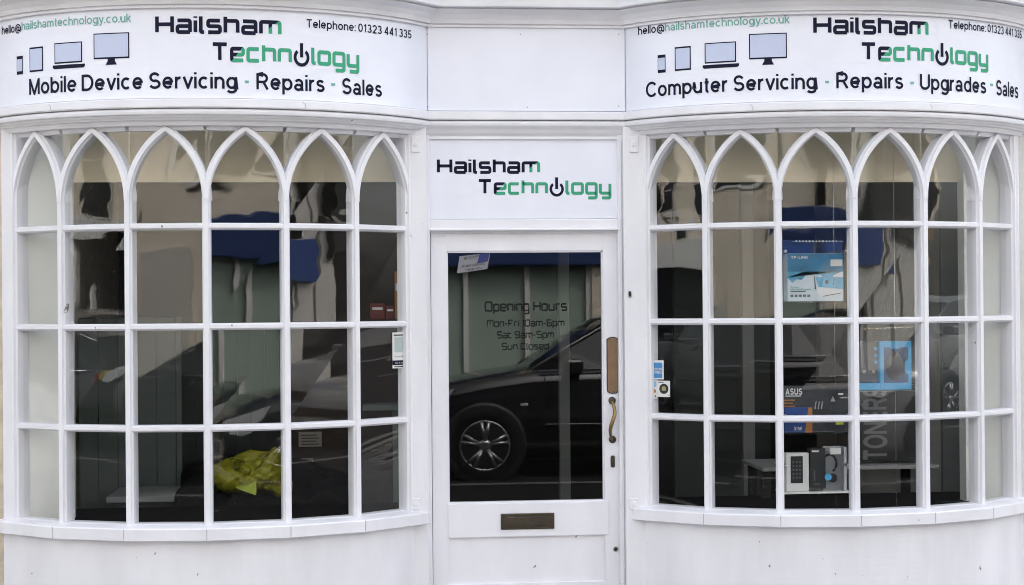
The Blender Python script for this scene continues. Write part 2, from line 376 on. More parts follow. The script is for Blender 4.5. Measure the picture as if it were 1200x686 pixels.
def stroke_text(body, t=.195, gap=.085):
    """-> list of (verts, faces, char, x0, width) laid out from x = 0 at cap height 1"""
    out = []; x = t/2
    for ch in body:
        if ch == ' ': x += .42; continue
        if ch == '*':                                         # the power symbol that stands for an o
            vs, fs = [], []; cx, cy, r = x+.40, .36, .40; n = 28
            for i in range(n+1):
                a = math.radians(90+38+ (360-76)*i/n)
                vs += [(cx+(r-t*.5)*math.cos(a), cy+(r-t*.5)*math.sin(a)), (cx+(r+t*.4)*math.cos(a), cy+(r+t*.4)*math.sin(a))]
                if i: fs.append([2*i-2,2*i-1,2*i+1,2*i])
            b = len(vs); vs += [(cx-t*.5,cy),(cx+t*.5,cy),(cx+t*.5,cy+.74),(cx-t*.5,cy+.74)]; fs.append([b,b+1,b+2,b+3])
            out.append((vs,fs,ch,x,.8)); x += .8+t+gap; continue
        w, pl = GL[ch]; V, F = [], []
        for k, p in enumerate(pl):
            # pull bare ends out by nothing; keep strokes inside cap height
            q = [(x+a, t/2+b*(1-t) if b >= 0 else t/2+b) for a, b in p]
            vs, fs = ribbon(q, t); b0 = len(V); V += vs; F += [[b0+i for i in f] for f in fs]
        out.append((V,F,ch,x,w)); x += w+t+gap
    return out, x-gap-t/2
class Flat:
    """pieces of flat print: each a list of verts (u,v) and faces with a material index; cut into narrow strips before bending"""
    def __init__(s): s.items = []
    def add(s, vs, fs, mi): s.items.append((vs, fs, mi))
    def rect(s, u0, v0, u1, v1, mi): s.add([(u0,v0),(u1,v0),(u1,v1),(u0,v1)], [[0,1,2,3]], mi)
    def frame(s, u0, v0, u1, v1, t, mi):
        s.rect(u0,v0,u1,v0+t,mi); s.rect(u0,v1-t,u1,v1,mi); s.rect(u0,v0+t,u0+t,v1-t,mi); s.rect(u1-t,v0+t,u1,v1-t,mi)
    def poly(s, pts, mi): s.add(list(pts), [list(range(len(pts)))], mi)
    def disc(s, u, v, r, mi, n=20): s.poly([(u+r*math.cos(2*math.pi*i/n), v+r*math.sin(2*math.pi*i/n)) for i in range(n)], mi)
    def text(s, body, u0, u1, v, h, mi, bold=.0):
        st, w = sans_text(body, .15+bold)
        if st:
            k = (u1-u0)/w
            for vs, fs in st: s.add([(u0+x*k, v+y*h) for x, y in vs], fs, mi)
            return
        vs, fs, w = flat_text(body, h, bold)
        if not vs: return
        k = (u1-u0)/w
        s.add([(u0+x*k, v+y) for x, y in vs], fs, mi)
    def logo(s, body, u0, u1, v, h, colour, t=.195):
        """colour(ch, index) -> mi or ('split', mi_upper_left, mi_lower_right)"""
        L, w = stroke_text(body, t); k = (u1-u0)/w
        for i, (V, F, ch, x0, cw) in enumerate(L):
            c = colour(ch, i)
            P = [(u0+x*k, v+y*h) for x, y in V]
            if isinstance(c, tuple):
                _, m1, m2 = c
                bm = bmesh.new(); bv = [bm.verts.new((x,y,0)) for x, y in P]
                for f in F:
                    try: bm.faces.new([bv[j] for j in f])
                    except ValueError: pass
                c0 = Vector((u0+(x0+cw*.5)*k, v+h*.42, 0)); nrm = Vector((h*.75, -cw*k, 0)).normalized()
                bmesh.ops.bisect_plane(bm, geom=bm.verts[:]+bm.edges[:]+bm.faces[:], plane_co=c0, plane_no=nrm)
                bm.verts.index_update()
                for mi, sgn in ((m1,-1),(m2,1)):
                    fs = [[q.index for q in f.verts] for f in bm.faces if (f.calc_center_median()-c0).dot(nrm)*sgn > 0]
                    bm.verts.ensure_lookup_table()
                    s.add([(q.co.x,q.co.y) for q in bm.verts], fs, mi)
                bm.free()
            else: s.add(P, F, c)
    def mesh(s, name, place, mats, parent, step=None, lift=0.0):
        bm = bmesh.new()
        for ii, (vs, fs, mi) in enumerate(s.items):
            bv = [bm.verts.new((x,y,(ii%4)*.00012)) for x, y in vs]
            for f in fs:
                try: q = bm.faces.new([bv[j] for j in f]); q.material_index = mi
                except ValueError: pass
        loose = [v for v in bm.verts if not v.link_faces]
        bmesh.ops.delete(bm, geom=loose, context='VERTS')
        if step:
            us = [v.co.x for v in bm.verts]; k = math.ceil(min(us)/step)
            while k*step < max(us):
                bmesh.ops.bisect_plane(bm, geom=bm.verts[:]+bm.edges[:]+bm.faces[:], plane_co=(k*step,0,0), plane_no=(1,0,0)); k += 1
        for v in bm.verts: v.co = place(v.co.x, v.co.y)-Vector((0,v.co.z,0))
        bmesh.ops.recalc_face_normals(bm, faces=bm.faces[:])
        me = bpy.data.meshes.new(name); bm.to_mesh(me); bm.free()
        return link(name, me, mats, parent)

# ================================================================== THE SHOP
SHOP = empty('shop_building', 'white painted shop with two bow windows of gothic arched panes flanking a glazed door', 'shop')
# ---- swept mouldings that follow left bow, straight centre, right bow
def full_path(o, n=40):
    a = a_c(o); p = []
    for xb in (BL, BR):
        for i in range(n+1):
            q = cpt(xb, -a+2*a*i/n, o); p.append(q)
    p.insert(0, Vector((BL-1.25, YC-o, 0))); p.append(Vector((BR+1.3, YC-o, 0)))
    return p
def bay_path(xb, o, n=48):
    a = a_c(o); return [cpt(xb, -a+2*a*i/n, o) for i in range(n+1)]
def sweep(profile, pathf, smooth=False):
    mb = MB(); cols = [[Vector((q.x,q.y,z)) for q in pathf(o)] for o, z in profile]
    n = len(cols[0])
    mb.rings([[c[i] for c in cols] for i in range(n)], closed=True, caps=True)
    return mb
Z = {k: zc(k) for k in (-14,-6,-2,0,2,14,15,16,20,25,28,29,31,33,130,131.5,141,142,145,147.5,148.5,152,156,159,161.5)}
back = -.05
sweep([(back,Z[33]),(.082,Z[33]),(.084,Z[31]),(.078,Z[31]+.001),(.078,Z[29]-.002),(.09,Z[29]-.001),(.092,Z[28]),(.098,Z[25]),(.118,Z[20]),(.15,Z[16]),(.152,Z[15]),(.142,Z[15]+.0015),(.142,Z[14]),(.172,Z[14]+.001),(.178,Z[14]+.004),
       (.185,Z[2]),(.20,Z[0]),(.20,Z[-2]),(back,Z[-6])], full_path).build('cornice', WHITE, SHOP)
sweep([(back,Z[148.5]+.002),(.060,Z[148.5]+.002),(.060,Z[130]-.006),(back,Z[130]-.006)], full_path).build('fascia_batten', WHITE, SHOP)
sweep([(back+.02,Z[141]-.001),(.086,Z[141]-.001),(.090,Z[141]+.004),(.090,Z[131.5]-.004),(.086,Z[131.5]),(.074,Z[130]-.004),(back+.02,Z[130]-.004)], full_path).build('fascia_moulding', WHITE, SHOP)
sweep([(back+.02,Z[148.5]),(.074,Z[148.5]),(.078,Z[147.5]),(.080,Z[145]),(.078,Z[142]-.003),(.076,Z[142]-.001),(back+.02,Z[142]-.001)], full_path).build('fascia_moulding', WHITE, SHOP)
# fascia backing boards behind the signs, and the blank centre panel
for xb in (BL, BR):
    sweep([(back,Z[130]-.004),(.060,Z[130]-.004),(.060,Z[33]+.004),(back,Z[33]+.004)], lambda o: bay_path(xb, o)).build('fascia_board', WHITE, SHOP)
xa = cpt(BL, a_c(.062), .062).x; xz = cpt(BR, -a_c(.062), .062).x
mb = MB(); mb.bbox(xa+.002, xz-.002, 0.0, .14, Z[130]-.001, Z[33]+.001, .003)
mb2 = MB(); mb2.box(xa-.03, xz+.03, .012, .135, Z[130]-.003, Z[33]+.003); mb2.build('fascia_backing', WHITE, SHOP)
fp = mb.build('fascia_panel', SIGNW, SHOP); SCREW = mat('screw_head',(.45,.44,.43),.5,.3)
mb = MB()
for px, py in ((500.5,40),(610,40.5),(725,40.5),(501,125),(618,126),(725,124.5)):
    p = U(px,py,0); mb = MB(); mb.disc((p.x,-.0015,p.z), (0,1,0), .0035, .01, 12)
    mb.build('screw', SCREW, fp)
for xb, aa in ((BL,(-.62,.38)),(BR,(-.42,.30))):
    for a_ in aa:
        mb = MB(); n = cn(a_); t = Vector((-n.y,n.x,0)); q = cpt(xb,a_,.0903)
        mb.rings([[q+t*(x_+.006*math.sin(z_*150))+n*y_+Vector((0,0,z_)) for x_,y_ in ((-.001,-.004),(.001,-.004),(.001,.0004),(-.001,.0004))] for z_ in [Z[141]+.006+(Z[131.5]-Z[141]-.012)*i/5 for i in range(6)]])
        mb.build('moulding_joint', mat('paint_crack', (.34,.33,.32), .8), SHOP)
# frieze over each bow window
ZT = Uc(BL, 245, 147, .0)[1]          # top of the glazed opening
for xb in (BL, BR):
    sweep([(-.05,ZT-.002),(.024,ZT-.002),(.032,ZT+.010),(.034,ZT+.016),(.050,ZT+.018),(.056,ZT+.026),(.062,Z[148.5]-.010),(.072,Z[148.5]-.001),(-.05,Z[148.5]-.001)],
          lambda o: bay_path(xb, o)).build('window_frieze', WHITE, SHOP)

# ---- bow windows
ZB = [1.8947, 1.4696, 1.0396]; ZS = .6328
def node(xb, k): return cpt(xb, (k-3)*DL)
def ringpts(p, t, n, sec, zoff=None):
    return [p + t*a + n*b for a, b in sec]
SEC = [(-.0175,-.055),(.0175,-.055),(.0175,-.004),(.013,.002),(.010,.012),(-.010,.012),(-.013,.002),(-.0175,-.004)]
JOINT = mat('paint_crack', (.30,.29,.28), .8)
def bow_window(xb):
    mb = MB(); up = Vector((0,0,1))
    zsp = ZT - .315
    A = [node(xb,k) for k in range(7)]
    for k in range(7):
        n = cn((k-3)*DL); t = up.cross(n)*-1
        w = 1.0 if 0 < k < 6 else 1.25
        sec = [(a*w, b+(.004 if k in (0,6) else 0)) for a, b in SEC]
        ztop = zsp+.001 if 0 < k < 6 else ZT
        mb.rings([[A[k]+t*a+n*b+up*z for a, b in sec] for z in (ZS-.03, ztop)])
    gl = MB()
    for k in range(6):
        a, b = A[k], A[k+1]; c = (b-a).length; t = (b-a)/c; n = t.cross(up); n = n if n.y < 0 else -n
        # horizontal bars, with a weathered top slope and a rebate below
        hs_ = [(-.016,-.05),(.013,-.05),(.013,-.006),(.006,.008),(-.008,.008),(-.016,-.004)]
        for z in ZB:
            mb.rings([[a+t*s+n*y+up*(z+q) for q, y in hs_] for s in (.008, c-.008)])
        bs_ = [(-.03,-.05),(.006,-.05),(.004,-.008),(-.002,.006),(-.03,.008)]
        mb.rings([[a+t*s+n*y+up*(ZS+q) for q, y in bs_] for s in (.008, c-.008)])
        ts_ = [(-.02,-.05),(.0,-.05),(.0,.004),(-.006,.004),(-.02,-.006)]
        mb.rings([[a+t*s+n*y+up*(ZT+q) for q, y in ts_] for s in (.008, c-.008)])
        # pointed arch
        h = ZT-.012-zsp; r = ((c/2)**2+h*h)/c
        pts = []
        th = math.asin(min(1,h/r)); N = 14
        for i in range(N+1):
            q = th*i/N; pts.append((r-r*math.cos(q), zsp+r*math.sin(q), q))
        full = [(u,z,(-math.cos(q),-(-math.sin(q)))) for u, z, q in pts]
        rings = []
        sec = [(-.0165,-.05),(.0165,-.05),(.0165,-.002),(.0125,.004),(.0095,.0145),(-.0095,.0145),(-.0125,.004),(-.0165,-.002)]
        for i, (u, z, q) in enumerate(pts[:-1]):
            sx, sz = math.cos(q), -math.sin(q)          # across the bar, towards the light
            rings.append([a+t*(u+sx*s_)+up*(z+sz*s_)+n*b_ for s_, b_ in sec])
        u, z, q = pts[-1]; sx, sz = math.cos(q), -math.sin(q)
        # mitred apex: keep across-offset on the symmetry line
        rings.append([a+t*(c/2)+up*(z - s_/max(.2,math.sin(q)) if True else 0)+n*b_ for s_, b_ in sec])
        for i in range(N-1, -1, -1):
            u, z, q = pts[i]; sx, sz = -math.cos(q), -math.sin(q)
            rings.append([a+t*(c-u+sx*s_)+up*(z+sz*s_)+n*b_ for s_, b_ in sec])
        mb.rings(rings)
        # panes, each a little out of true so that every one mirrors its own bit of street
        rows = [ZS]+ZB[::-1]+[ZT]
        for i in range(len(rows)-1):
            j = [random.uniform(-.0024,.0024) for _ in range(4)]
            gl.quad(a+n*(-.022+j[0])+up*rows[i], b+n*(-.022+j[1])+up*rows[i], b+n*(-.022+j[2])+up*rows[i+1], a+n*(-.022+j[3])+up*rows[i+1])
    w = mb.build('bow_window', WHITE, SHOP)
    g = gl.build('glazing', GLASS, w, fix=False)
    # sill: straight lengths that meet under the glazing bars
    def sp(o):
        e = a_c(.066); return [cpt(xb,-e,o)]+[cpt(xb,(k-3)*DL,o) for k in range(7)]+[cpt(xb,e,o)]
    mb = sweep([(-.06,ZS-.062),(.060,ZS-.062),(.066,ZS-.058),(.066,ZS-.012),(.062,ZS-.007),(.012,ZS+.0),(-.06,ZS+.0)], sp)
    sl_ = mb.build('window_sill', WHITE, w)
    for k in (1,2,3,4,5):
        q = cpt(xb,(k-3)*DL,.0665); n = cn((k-3)*DL); t = Vector((-n.y,n.x,0)); mb = MB()
        mb.rings([[q+t*a_+n*b_+Vector((0,0,z)) for a_,b_ in ((-.0011,-.006),(.0011,-.006),(.0011,.0003),(-.0011,.0003))] for z in (ZS-.056,ZS-.010)])
        mb.build('sill_joint', JOINT, sl_)
    return w
WINS = [bow_window(BL), bow_window(BR)]
# ---- stall risers under the windows
for xb in (BL, BR):
    sweep([(-.06,-.02),(.026,-.02),(.024,.10),(.020,ZS-.064),(-.06,ZS-.064)], lambda o: bay_path(xb, o)).build('stall_riser', RISER, SHOP)

# ---- pilasters beside the windows
def pil(x0, x1):
    mb = MB(); zt = Z[148.5]-.002
    mb.bbox(x0, x1, -.012, .16, 0, zt, .003)
    return mb
xl0, xl1 = U(474,400,0).x, U(501,400,0).x
xr0, xr1 = U(731.5,400,0).x, U(759,400,0).x
yo = -.012
XNL, XNR = U(3.5,400,0).x, U(1194.5,400,0).x
for x0, x1, px in ((xl0,xl1,487),(xr0,xr1,743),(XNL, BL-.862,None),(BR+.862, XNR,None)):
    p = pil(x0, x1).build('pilaster', WHITE, SHOP)
    if px:
        for y0, y1 in ((160,179),(584,597)):
            mb = MB(); a = U(px-5,y1,yo); b = U(px+5,y0,yo); mb.bbox(a.x,b.x,yo-.007,yo+.02,a.z,b.z,.003)
            c = (a+b)/2; mb.lathe((c.x,yo-.006,c.z),(0,-1,0),[(.013,0),(.012,.002),(.008,.003),(.005,.0022),(.002,.003)],16)
            mb.build('plinth_block', WHITE, p)
# ---- door frame, transom and the recess for the sign
mb = MB(); YF = .02
dl, dr = U(505,400,YF).x, U(725,400,YF).x
zb_t, zb_s = U(615,273,YF).z, U(615,257,YF).z
zh = U(615,163.5,YF).z
mb.bbox(xl1-.03, dl, YF, .16, 0, Z[148.5]-.003, .004)
mb.bbox(dr, xr0+.03, YF, .16, 0, Z[148.5]-.003, .004)
mb.bbox(dl-.002, dr+.002, YF+.002, .16, zb_t+.012, zb_s, .004)
mb.bbox(dl-.001, dr+.001, YF-.010, .10, zb_t+.010, zb_t+.020, .003)     # little drip mould
mb.bbox(dl-.003, dr+.003, YF+.018, .16, zb_t, zb_t+.012, .003)
mb.bbox(dl-.002, dr+.002, YF+.002, .16, zh, Z[161.5]+.006, .002)
# inner bead of the right jamb
mb.bbox(dr+.012, dr+.018, YF-.008, YF+.02, .02, Z[161.5]-.01, .003)
DF = mb.build('door_frame', WHITE, SHOP)
mb = sweep([(-.06,Z[161.5]),(.040,Z[161.5]),(.044,Z[159]),(.056,Z[156]),(.066,Z[152]),(.080,Z[148.5]-.001),(-.06,Z[148.5]-.001)],
     lambda o: [Vector((xl1-.02+max(0,.08-o)*.55,YC-o,0)), Vector((xr0+.02-max(0,.08-o)*.55,YC-o,0))])
mb.build('fascia_cove', WHITE, SHOP)
# ---- door
YD = .052
def dx(px): return U(px,440,YD).x
def dz(py): return U(615,py,YD).z
x0, x1 = dx(505.8), dx(724.4); g0, g1 = dx(524.5), dx(707.5); zt = dz(272.3); gz0, gz1 = dz(589), dz(294.5); zbm = .05
mb = MB(); yb = YD+.045
mb.bbox(x0, g0, YD, yb, zbm, zt, .003); mb.bbox(g1, x1, YD, yb, zbm, zt, .003)
mb.bbox(g0-.001, g1+.001, YD+.0015, yb, gz1, zt-.001, .003)
mb.bbox(g0-.004, g1+.018, YD-.006, yb, dz(629), gz0, .004)          # letter rail stands a touch proud
mb.box(g0-.001, g1+.001, YD+.010, yb-.004, .2, dz(628))               # lower panel
mb.bbox(g0-.001, g1+.001, YD-.002, yb, zbm, dz(683), .003)
# glazing beads
for a, b, c, d in ((g0,g0+.006,gz0,gz1),(g1-.006,g1,gz0,gz1)): mb.box(a,b,YD+.008,YD+.03,c,d)
mb.box(g0,g1,YD+.008,YD+.03,gz1-.006,gz1); mb.box(g0,g1,YD+.004,YD+.03,gz0,gz0+.006)
DOOR = mb.build('door', DOORW, SHOP)
mb = MB(); mb.quad((g0,YD+.02,gz0),(g1,YD+.02,gz0),(g1,YD+.02,gz1),(g0,YD+.02,gz1)); mb.build('door_glass', DGLASS, DOOR, fix=False)
# letter plate
a = U(587,621,YD-.006); b = U(649.5,601,YD-.006); yl = YD-.006
mb = MB(); mb.bbox(a.x,b.x,yl-.006,yl+.004,a.z,b.z,.003)
ia = U(595,617,yl); ib = U(641,605,yl)
mb.bbox(ia.x,ib.x,yl-.0095,yl,ia.z,ib.z,.003); mb.box(ia.x+.003,ib.x-.003,yl-.0105,yl,ib.z-.0055,ib.z-.003,1)
mb.build('letter_plate', [BRONZE, BLACK], DOOR)
# push plate with rounded ends
cx = dx(718); w = (dx(725)-dx(711))/2; zb_, zt_ = dz(463), dz(396)
poly = []
for i in range(13): q = math.pi*i/12; poly.append((cx+w*math.cos(q), zt_-w*.55+w*.55*math.sin(q)))
for i in range(13): q = math.pi+math.pi*i/12; poly.append((cx+w*math.cos(q), zb_+w*.55+w*.55*math.sin(q)))
mb = MB(); mb.prism(poly, YD-.004, YD+.002)
sm = [(cx+(x-cx)*.86, (zb_+zt_)/2+(z-(zb_+zt_)/2)*.97) for x, z in poly]; mb.prism(sm, YD-.0055, YD-.003, 1)
for z_ in (zb_+.012, zt_-.012):
    mb.lathe((cx,YD-.0052,z_),(0,-1,0),[(.0042,0),(.0036,.0012),(.001,.0014)],12,2)
mb.build('push_plate', [BLACK, PLATE, BRASS], DOOR)
# pull handle: an S bow between two roses
mb = MB(); zt_, zb_ = dz(471), dz(517); hx = dx(717)
for z in (zt_, zb_): mb.lathe((hx,YD,z),(0,-1,0),[(.017,0),(.017,.004),(.011,.008),(.007,.012)],18,1)
pts = []
for i in range(17):
    w_ = i/16; pts.append((hx-.004+.012*math.sin(w_*2*math.pi)*.9, YD-.012-.032*math.sin(w_*math.pi), zt_+(zb_-zt_)*w_))
mb.tube(pts, [.006+.003*math.sin(math.pi*i/16) for i in range(17)], 10)
mb.build('pull_handle', [BRASS, BRONZE], DOOR)
# lock escutcheon, lower latch hole, upper cylinder on the post
mb = MB(); c = U(718,541,YD); poly = [(c.x+.010*math.cos(q), c.z+(.018 if math.sin(q)>0 else -.018)+.010*math.sin(q)) for q in [2*math.pi*i/20 for i in range(20)]]
mb.prism(poly, YD-.003, YD+.002); mb.disc((c.x,YD-.003,c.z+.012),(0,-1,0),.007,.003,16); mb.box(c.x-.002,c.x+.002,YD-.0035,YD,c.z-.018,c.z-.004,1)
mb.build('lock_plate', [BRONZE, BLACK], DOOR)
mb = MB(); c = U(721.5,643.5,YD); mb.lathe((c.x,YD,c.z),(0,-1,0),[(.014,0),(.013,.003),(.009,.003)],18); mb.disc((c.x,YD-.0015,c.z),(0,-1,0),.009,.002,18,1)
mb.build('lock_cylinder', [STEEL, BLACK], DOOR)
c = U(738,345.5,yo); mb = MB(); mb.lathe((c.x,yo,c.z-.004),(0,-1,0),[(.010,0),(.010,.003),(.007,.003)],16); mb.prism([(c.x+.007*math.cos(q),c.z+.003+.013*math.sin(q)) for q in [2*math.pi*i/16 for i in range(16)]], yo-.005, yo, 1)
mb.build('keyhole', [STEEL, BLACK], SHOP)
# vinyl lettering on the door glass
F = Flat(); yg = YD+.019
def dflat(u, v): return Vector((u, yg-.001, v))
VIN = mat('dark_grey_vinyl', (.014,.014,.015), .9, spec=.1)
for txt, pa, pb, py, hp in (('Opening Hours',568,664.5,365.5,12),('Mon-Fri 10am-6pm',570.5,661.5,383.5,8.5),('Sat 9am-5pm',582.5,649.5,397,8.5),('Sun Closed',588,643.5,410.5,8.5)):
    a = U(pa,py,yg); b = U(pb,py,yg); F.logo(txt, a.x, b.x, a.z, hp/258, lambda c,i: 0, t=.17)
F.mesh('lettering', dflat, [VIN], DOOR)

# ================================================================== SIGNS
def arc_table(xb, o, n=400):
    T = []; u = 0; prev = None
    for i in range(-n, n+1):
        a = 1.3*i/n; p = cpt(xb, a, o)
        if prev: u += (p-prev).length
        T.append([a,u]); prev = p
    mid = T[n][1]
    return [(a,u-mid) for a,u in T]
def a2u(T, a):
    i = min(range(len(T)), key=lambda j: abs(T[j][0]-a)); i = max(1,min(len(T)-2,i))
    (a0,u0),(a1,u1) = T[i-1],T[i+1]; return u0+(u1-u0)*(a-a0)/(a1-a0)
def u2a(T, u):
    import bisect
    i = bisect.bisect([q[1] for q in T], u); i = max(1,min(len(T)-1,i)); (a0,u0),(a1,u1) = T[i-1],T[i]
    return a0+(a1-a0)*(u-u0)/(u1-u0)
def curved_sign(xb, label, spec):
    OS = .066; T = arc_table(xb, OS)
    z0, z1 = Z[130]-.0005, Z[33]+.0005
    e = a_c(OS)-.004
    mb = sweep([(.0605,z0),(OS,z0),(OS,z1),(.0605,z1)], lambda o: [cpt(xb,-e+2*e*i/96,o) for i in range(97)])
    s = mb.build('shop_sign', SIGNW); tag(s, label, 'sign', 'curved signs over the bow windows')
    bend = lambda lift: (lambda u, v: cpt(xb, u2a(T,u), OS+lift)+Vector((0,0,v)))
    def uv(px, py):
        a, z = Uc(xb, px, py, OS); return a2u(T,a), z
    mats = [NAVY, GREEN, TEAL, SCREEN]
    def line(F, txt, pa, pb, cap, mi, bold=0.0, part=None):
        (u0,v0),(u1,v1) = uv(*pa), uv(*pb); v = (v0+v1)/2
        F.text(txt, u0, u1, v, cap, mi, bold)
    def col1(c,i): return ('split',0,1) if i == 7 else 0
    def col2(c,i): return 0 if i == 0 or c == '*' else (('split',0,1) if i == 1 else 1)
    L = spec
    F = Flat()
    (u0,v0),(u1,v1) = uv(*L['hail'][0]), uv(*L['hail'][1]); F.logo('Hailsham', u0, u1, (v0+v1)/2, L['caph'], col1)
    (u0,v0),(u1,v1) = uv(*L['tech'][0]), uv(*L['tech'][1]); F.logo('Techn*logy', u0, u1, (v0+v1)/2, L['caph'], col2)
    F.mesh('logo', bend(.0016), mats, s, .03)
    F = Flat()
    for seg in L['tag']: line(F, *seg, bold=.012)
    F.mesh('tagline', bend(.0016), mats, s, .03)
    F = Flat()
    for seg in L['web']: line(F, *seg)
    F.mesh('web_address', bend(.0016), mats, s, .03)
    F = Flat(); line(F, *L['tel'], bold=.006); F.mesh('telephone_number', bend(.0016), mats, s, .03)
    # device pictograms: phone, tablet, laptop, monitor
    for name, (pa, pb) in L['dev'].items():
        F = Flat(); (ua,va),(ub,vb) = uv(*pa), uv(*pb); t = .0048; w = ub-ua; h = vb-va
        if name == 'phone_picture':
            F.rect(ua,va,ub,vb,0); F2 = Flat(); F2.rect(ua+.003,va+h*.17,ub-.003,vb-h*.17,3)
        elif name == 'tablet_picture':
            F.rect(ua,va,ub,vb,0); F2 = Flat(); F2.rect(ua+t,va+t*1.5,ub-t,vb-t*1.5,3)
        elif name == 'laptop_picture':
            F.rect(ua+w*.06,va+h*.17,ub-w*.08,vb,0); F.poly([(ua,va+.002),(ua+w*.05,va-.004),(ub-w*.05,va-.004),(ub,va+.002),(ub,va+.012),(ua,va+.012)],0)
            F2 = Flat(); F2.rect(ua+w*.06+t,va+h*.17+t*1.3,ub-w*.08-t,vb-t,3)
        else:
            F.rect(ua,va+h*.19,ub,vb,0); m = (ua+ub)/2; F.poly([(m-w*.16,va),(m+w*.16,va),(m+w*.10,va+h*.12),(m+w*.10,va+h*.2),(m-w*.10,va+h*.2),(m-w*.10,va+h*.12)],0)
            F2 = Flat(); F2.rect(ua+t,va+h*.19+t*1.4,ub-t,vb-t,3)
        d = F.mesh('device_picture', bend(.0014), mats, s, .03); F2.mesh('screen', bend(.0024), mats, d, .03)
    return s
curved_sign(BL, 'curved white sign over the left bow window reading Mobile Device Servicing', dict(
    hail=((182,41.5),(330,41.5)), tech=((247.5,73),(421,80)), caph=.082,
    tag=[('Mobile Device Servicing',(34.5,110),(278,106),.068,0),('-',(285.5,103),(293,103),.068,2),('Repairs',(300.5,105),(380.5,108),.068,0),('-',(387,106),(394,106),.068,2),('Sales',(400.5,110),(447.5,114),.068,0)],
    web=[('hello@',(2.5,41),(25,37),.036,0),('hailshamtechnology.co.uk',(25.5,37),(154,25),.036,2)],
    tel=('Telephone: 01323 441 335',(358.5,32),(482,46),.036,0),
    dev={'phone_picture':((20,88),(27,65.5)),'tablet_picture':((35,85),(50.5,54.5)),'laptop_picture':((62,80.5),(99.5,48.5)),'monitor_picture':((110,77),(151.5,38))}))
curved_sign(BR, 'curved white sign over the right bow window reading Computer Servicing', dict(
    hail=((953,41),(1088,43)), tech=((1008,71),(1158,80)), caph=.082,
    tag=[('Computer Servicing',(757,113),(957,106),.068,0),('-',(965.5,103),(973,103),.068,2),('Repairs',(980,104),(1058.5,104),.068,0),('-',(1065.5,104),(1072,104),.068,2),('Upgrades',(1078,105),(1155.5,110),.068,0),('-',(1159,106),(1164.5,106),.068,2),('Sales',(1167,111),(1193,116),.068,0)],
    web=[('hello@',(748,41),(779,37.5),.036,0),('hailshamtechnology.co.uk',(779.5,37.5),(925.5,27),.036,2)],
    tel=('Telephone: 01323 441 335',(1111,33),(1197,46),.036,0),
    dev={'phone_picture':((771,86),(780,64)),'tablet_picture':((791,83.5),(809.5,54)),'laptop_picture':((823.5,80),(866,48.5)),'monitor_picture':((878,77),(922,38.5))}))
# door sign
ys = .034
a = U(505.5,255.5,ys); b = U(723.5,164,ys)
mb = MB(); mb.bbox(a.x-.010,b.x+.010,ys,ys+.02,a.z-.006,b.z+.010,.002); DS = mb.build('door_sign', SIGNW)
tag(DS, 'flat white sign over the door with the navy and green logo', 'sign')
F = Flat()
p, q = U(512,204,ys), U(633,204,ys); F.logo('Hailsham', p.x, q.x, (p.z+q.z)/2, .072, lambda c,i: ('split',0,1) if i==7 else 0)
p, q = U(559.5,229,ys), U(716.5,228,ys); F.logo('Techn*logy', p.x, q.x, (p.z+q.z)/2, .072, lambda c,i: 0 if i==0 or c=='*' else (('split',0,1) if i==1 else 1))
F.mesh('logo', lambda u,v: Vector((u,ys-.001,v)), [NAVY, GREEN], DS)

# ================================================================== ROOM BEHIND THE GLASS
zi = Z[148.5]
room = MB()
zceil = 2.75
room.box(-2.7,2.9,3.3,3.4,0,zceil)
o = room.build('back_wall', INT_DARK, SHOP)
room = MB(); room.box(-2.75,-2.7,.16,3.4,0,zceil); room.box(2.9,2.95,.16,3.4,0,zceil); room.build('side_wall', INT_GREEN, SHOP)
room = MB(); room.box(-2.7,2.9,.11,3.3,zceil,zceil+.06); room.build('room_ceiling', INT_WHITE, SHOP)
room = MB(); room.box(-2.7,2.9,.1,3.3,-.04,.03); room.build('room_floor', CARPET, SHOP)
# upper wall of the shop, above the cornice
mb = MB(); mb.box(-2.45,2.55,.10,3.4,Z[-6]-.03,4.6); mb.build('upper_wall', mat('brown_brick',(.13,.085,.06),.9,bump=.5,bscale=60,var=.3,vscale=10), SHOP)
for xb in (BL, BR):
    # window bottom board, pelmet, and splayed white cheeks
    mb = MB(); pts = [cpt(xb,-a_c(0)+2*a_c(0)*i/24,-.05) for i in range(25)]
    n = len(pts); poly = [(p.x,p.y) for p in pts]+[(pts[-1].x,.45),(pts[0].x,.45)]
    vs = [(x,y,z) for z in (ZS-.05,ZS-.02) for x,y in poly]; m = len(poly)
    mb.add(vs, [list(range(m)), list(range(2*m-1,m-1,-1))]+[(i,(i+1)%m,(i+1)%m+m,i+m) for i in range(m)])
    mb.build('display_board', mat('grey_window_board',(.004,.004,.0045),.95,spec=.05), SHOP)
    mb = MB(); vs = [(x,y,z) for z in (Z[148.5],Z[148.5]+.03) for x,y in poly]
    mb.add(vs, [list(range(m)), list(range(2*m-1,m-1,-1))]+[(i,(i+1)%m,(i+1)%m+m,i+m) for i in range(m)]); mb.build('bow_soffit', INT_WHITE, SHOP)
    zp = U(245 if xb < 0 else 970, 213.5, .13).z
    mb = MB(); mb.box(xb-.84, xb+.84, .13, .15, zp, zceil); mb.build('pelmet', INT_CREAM, SHOP)
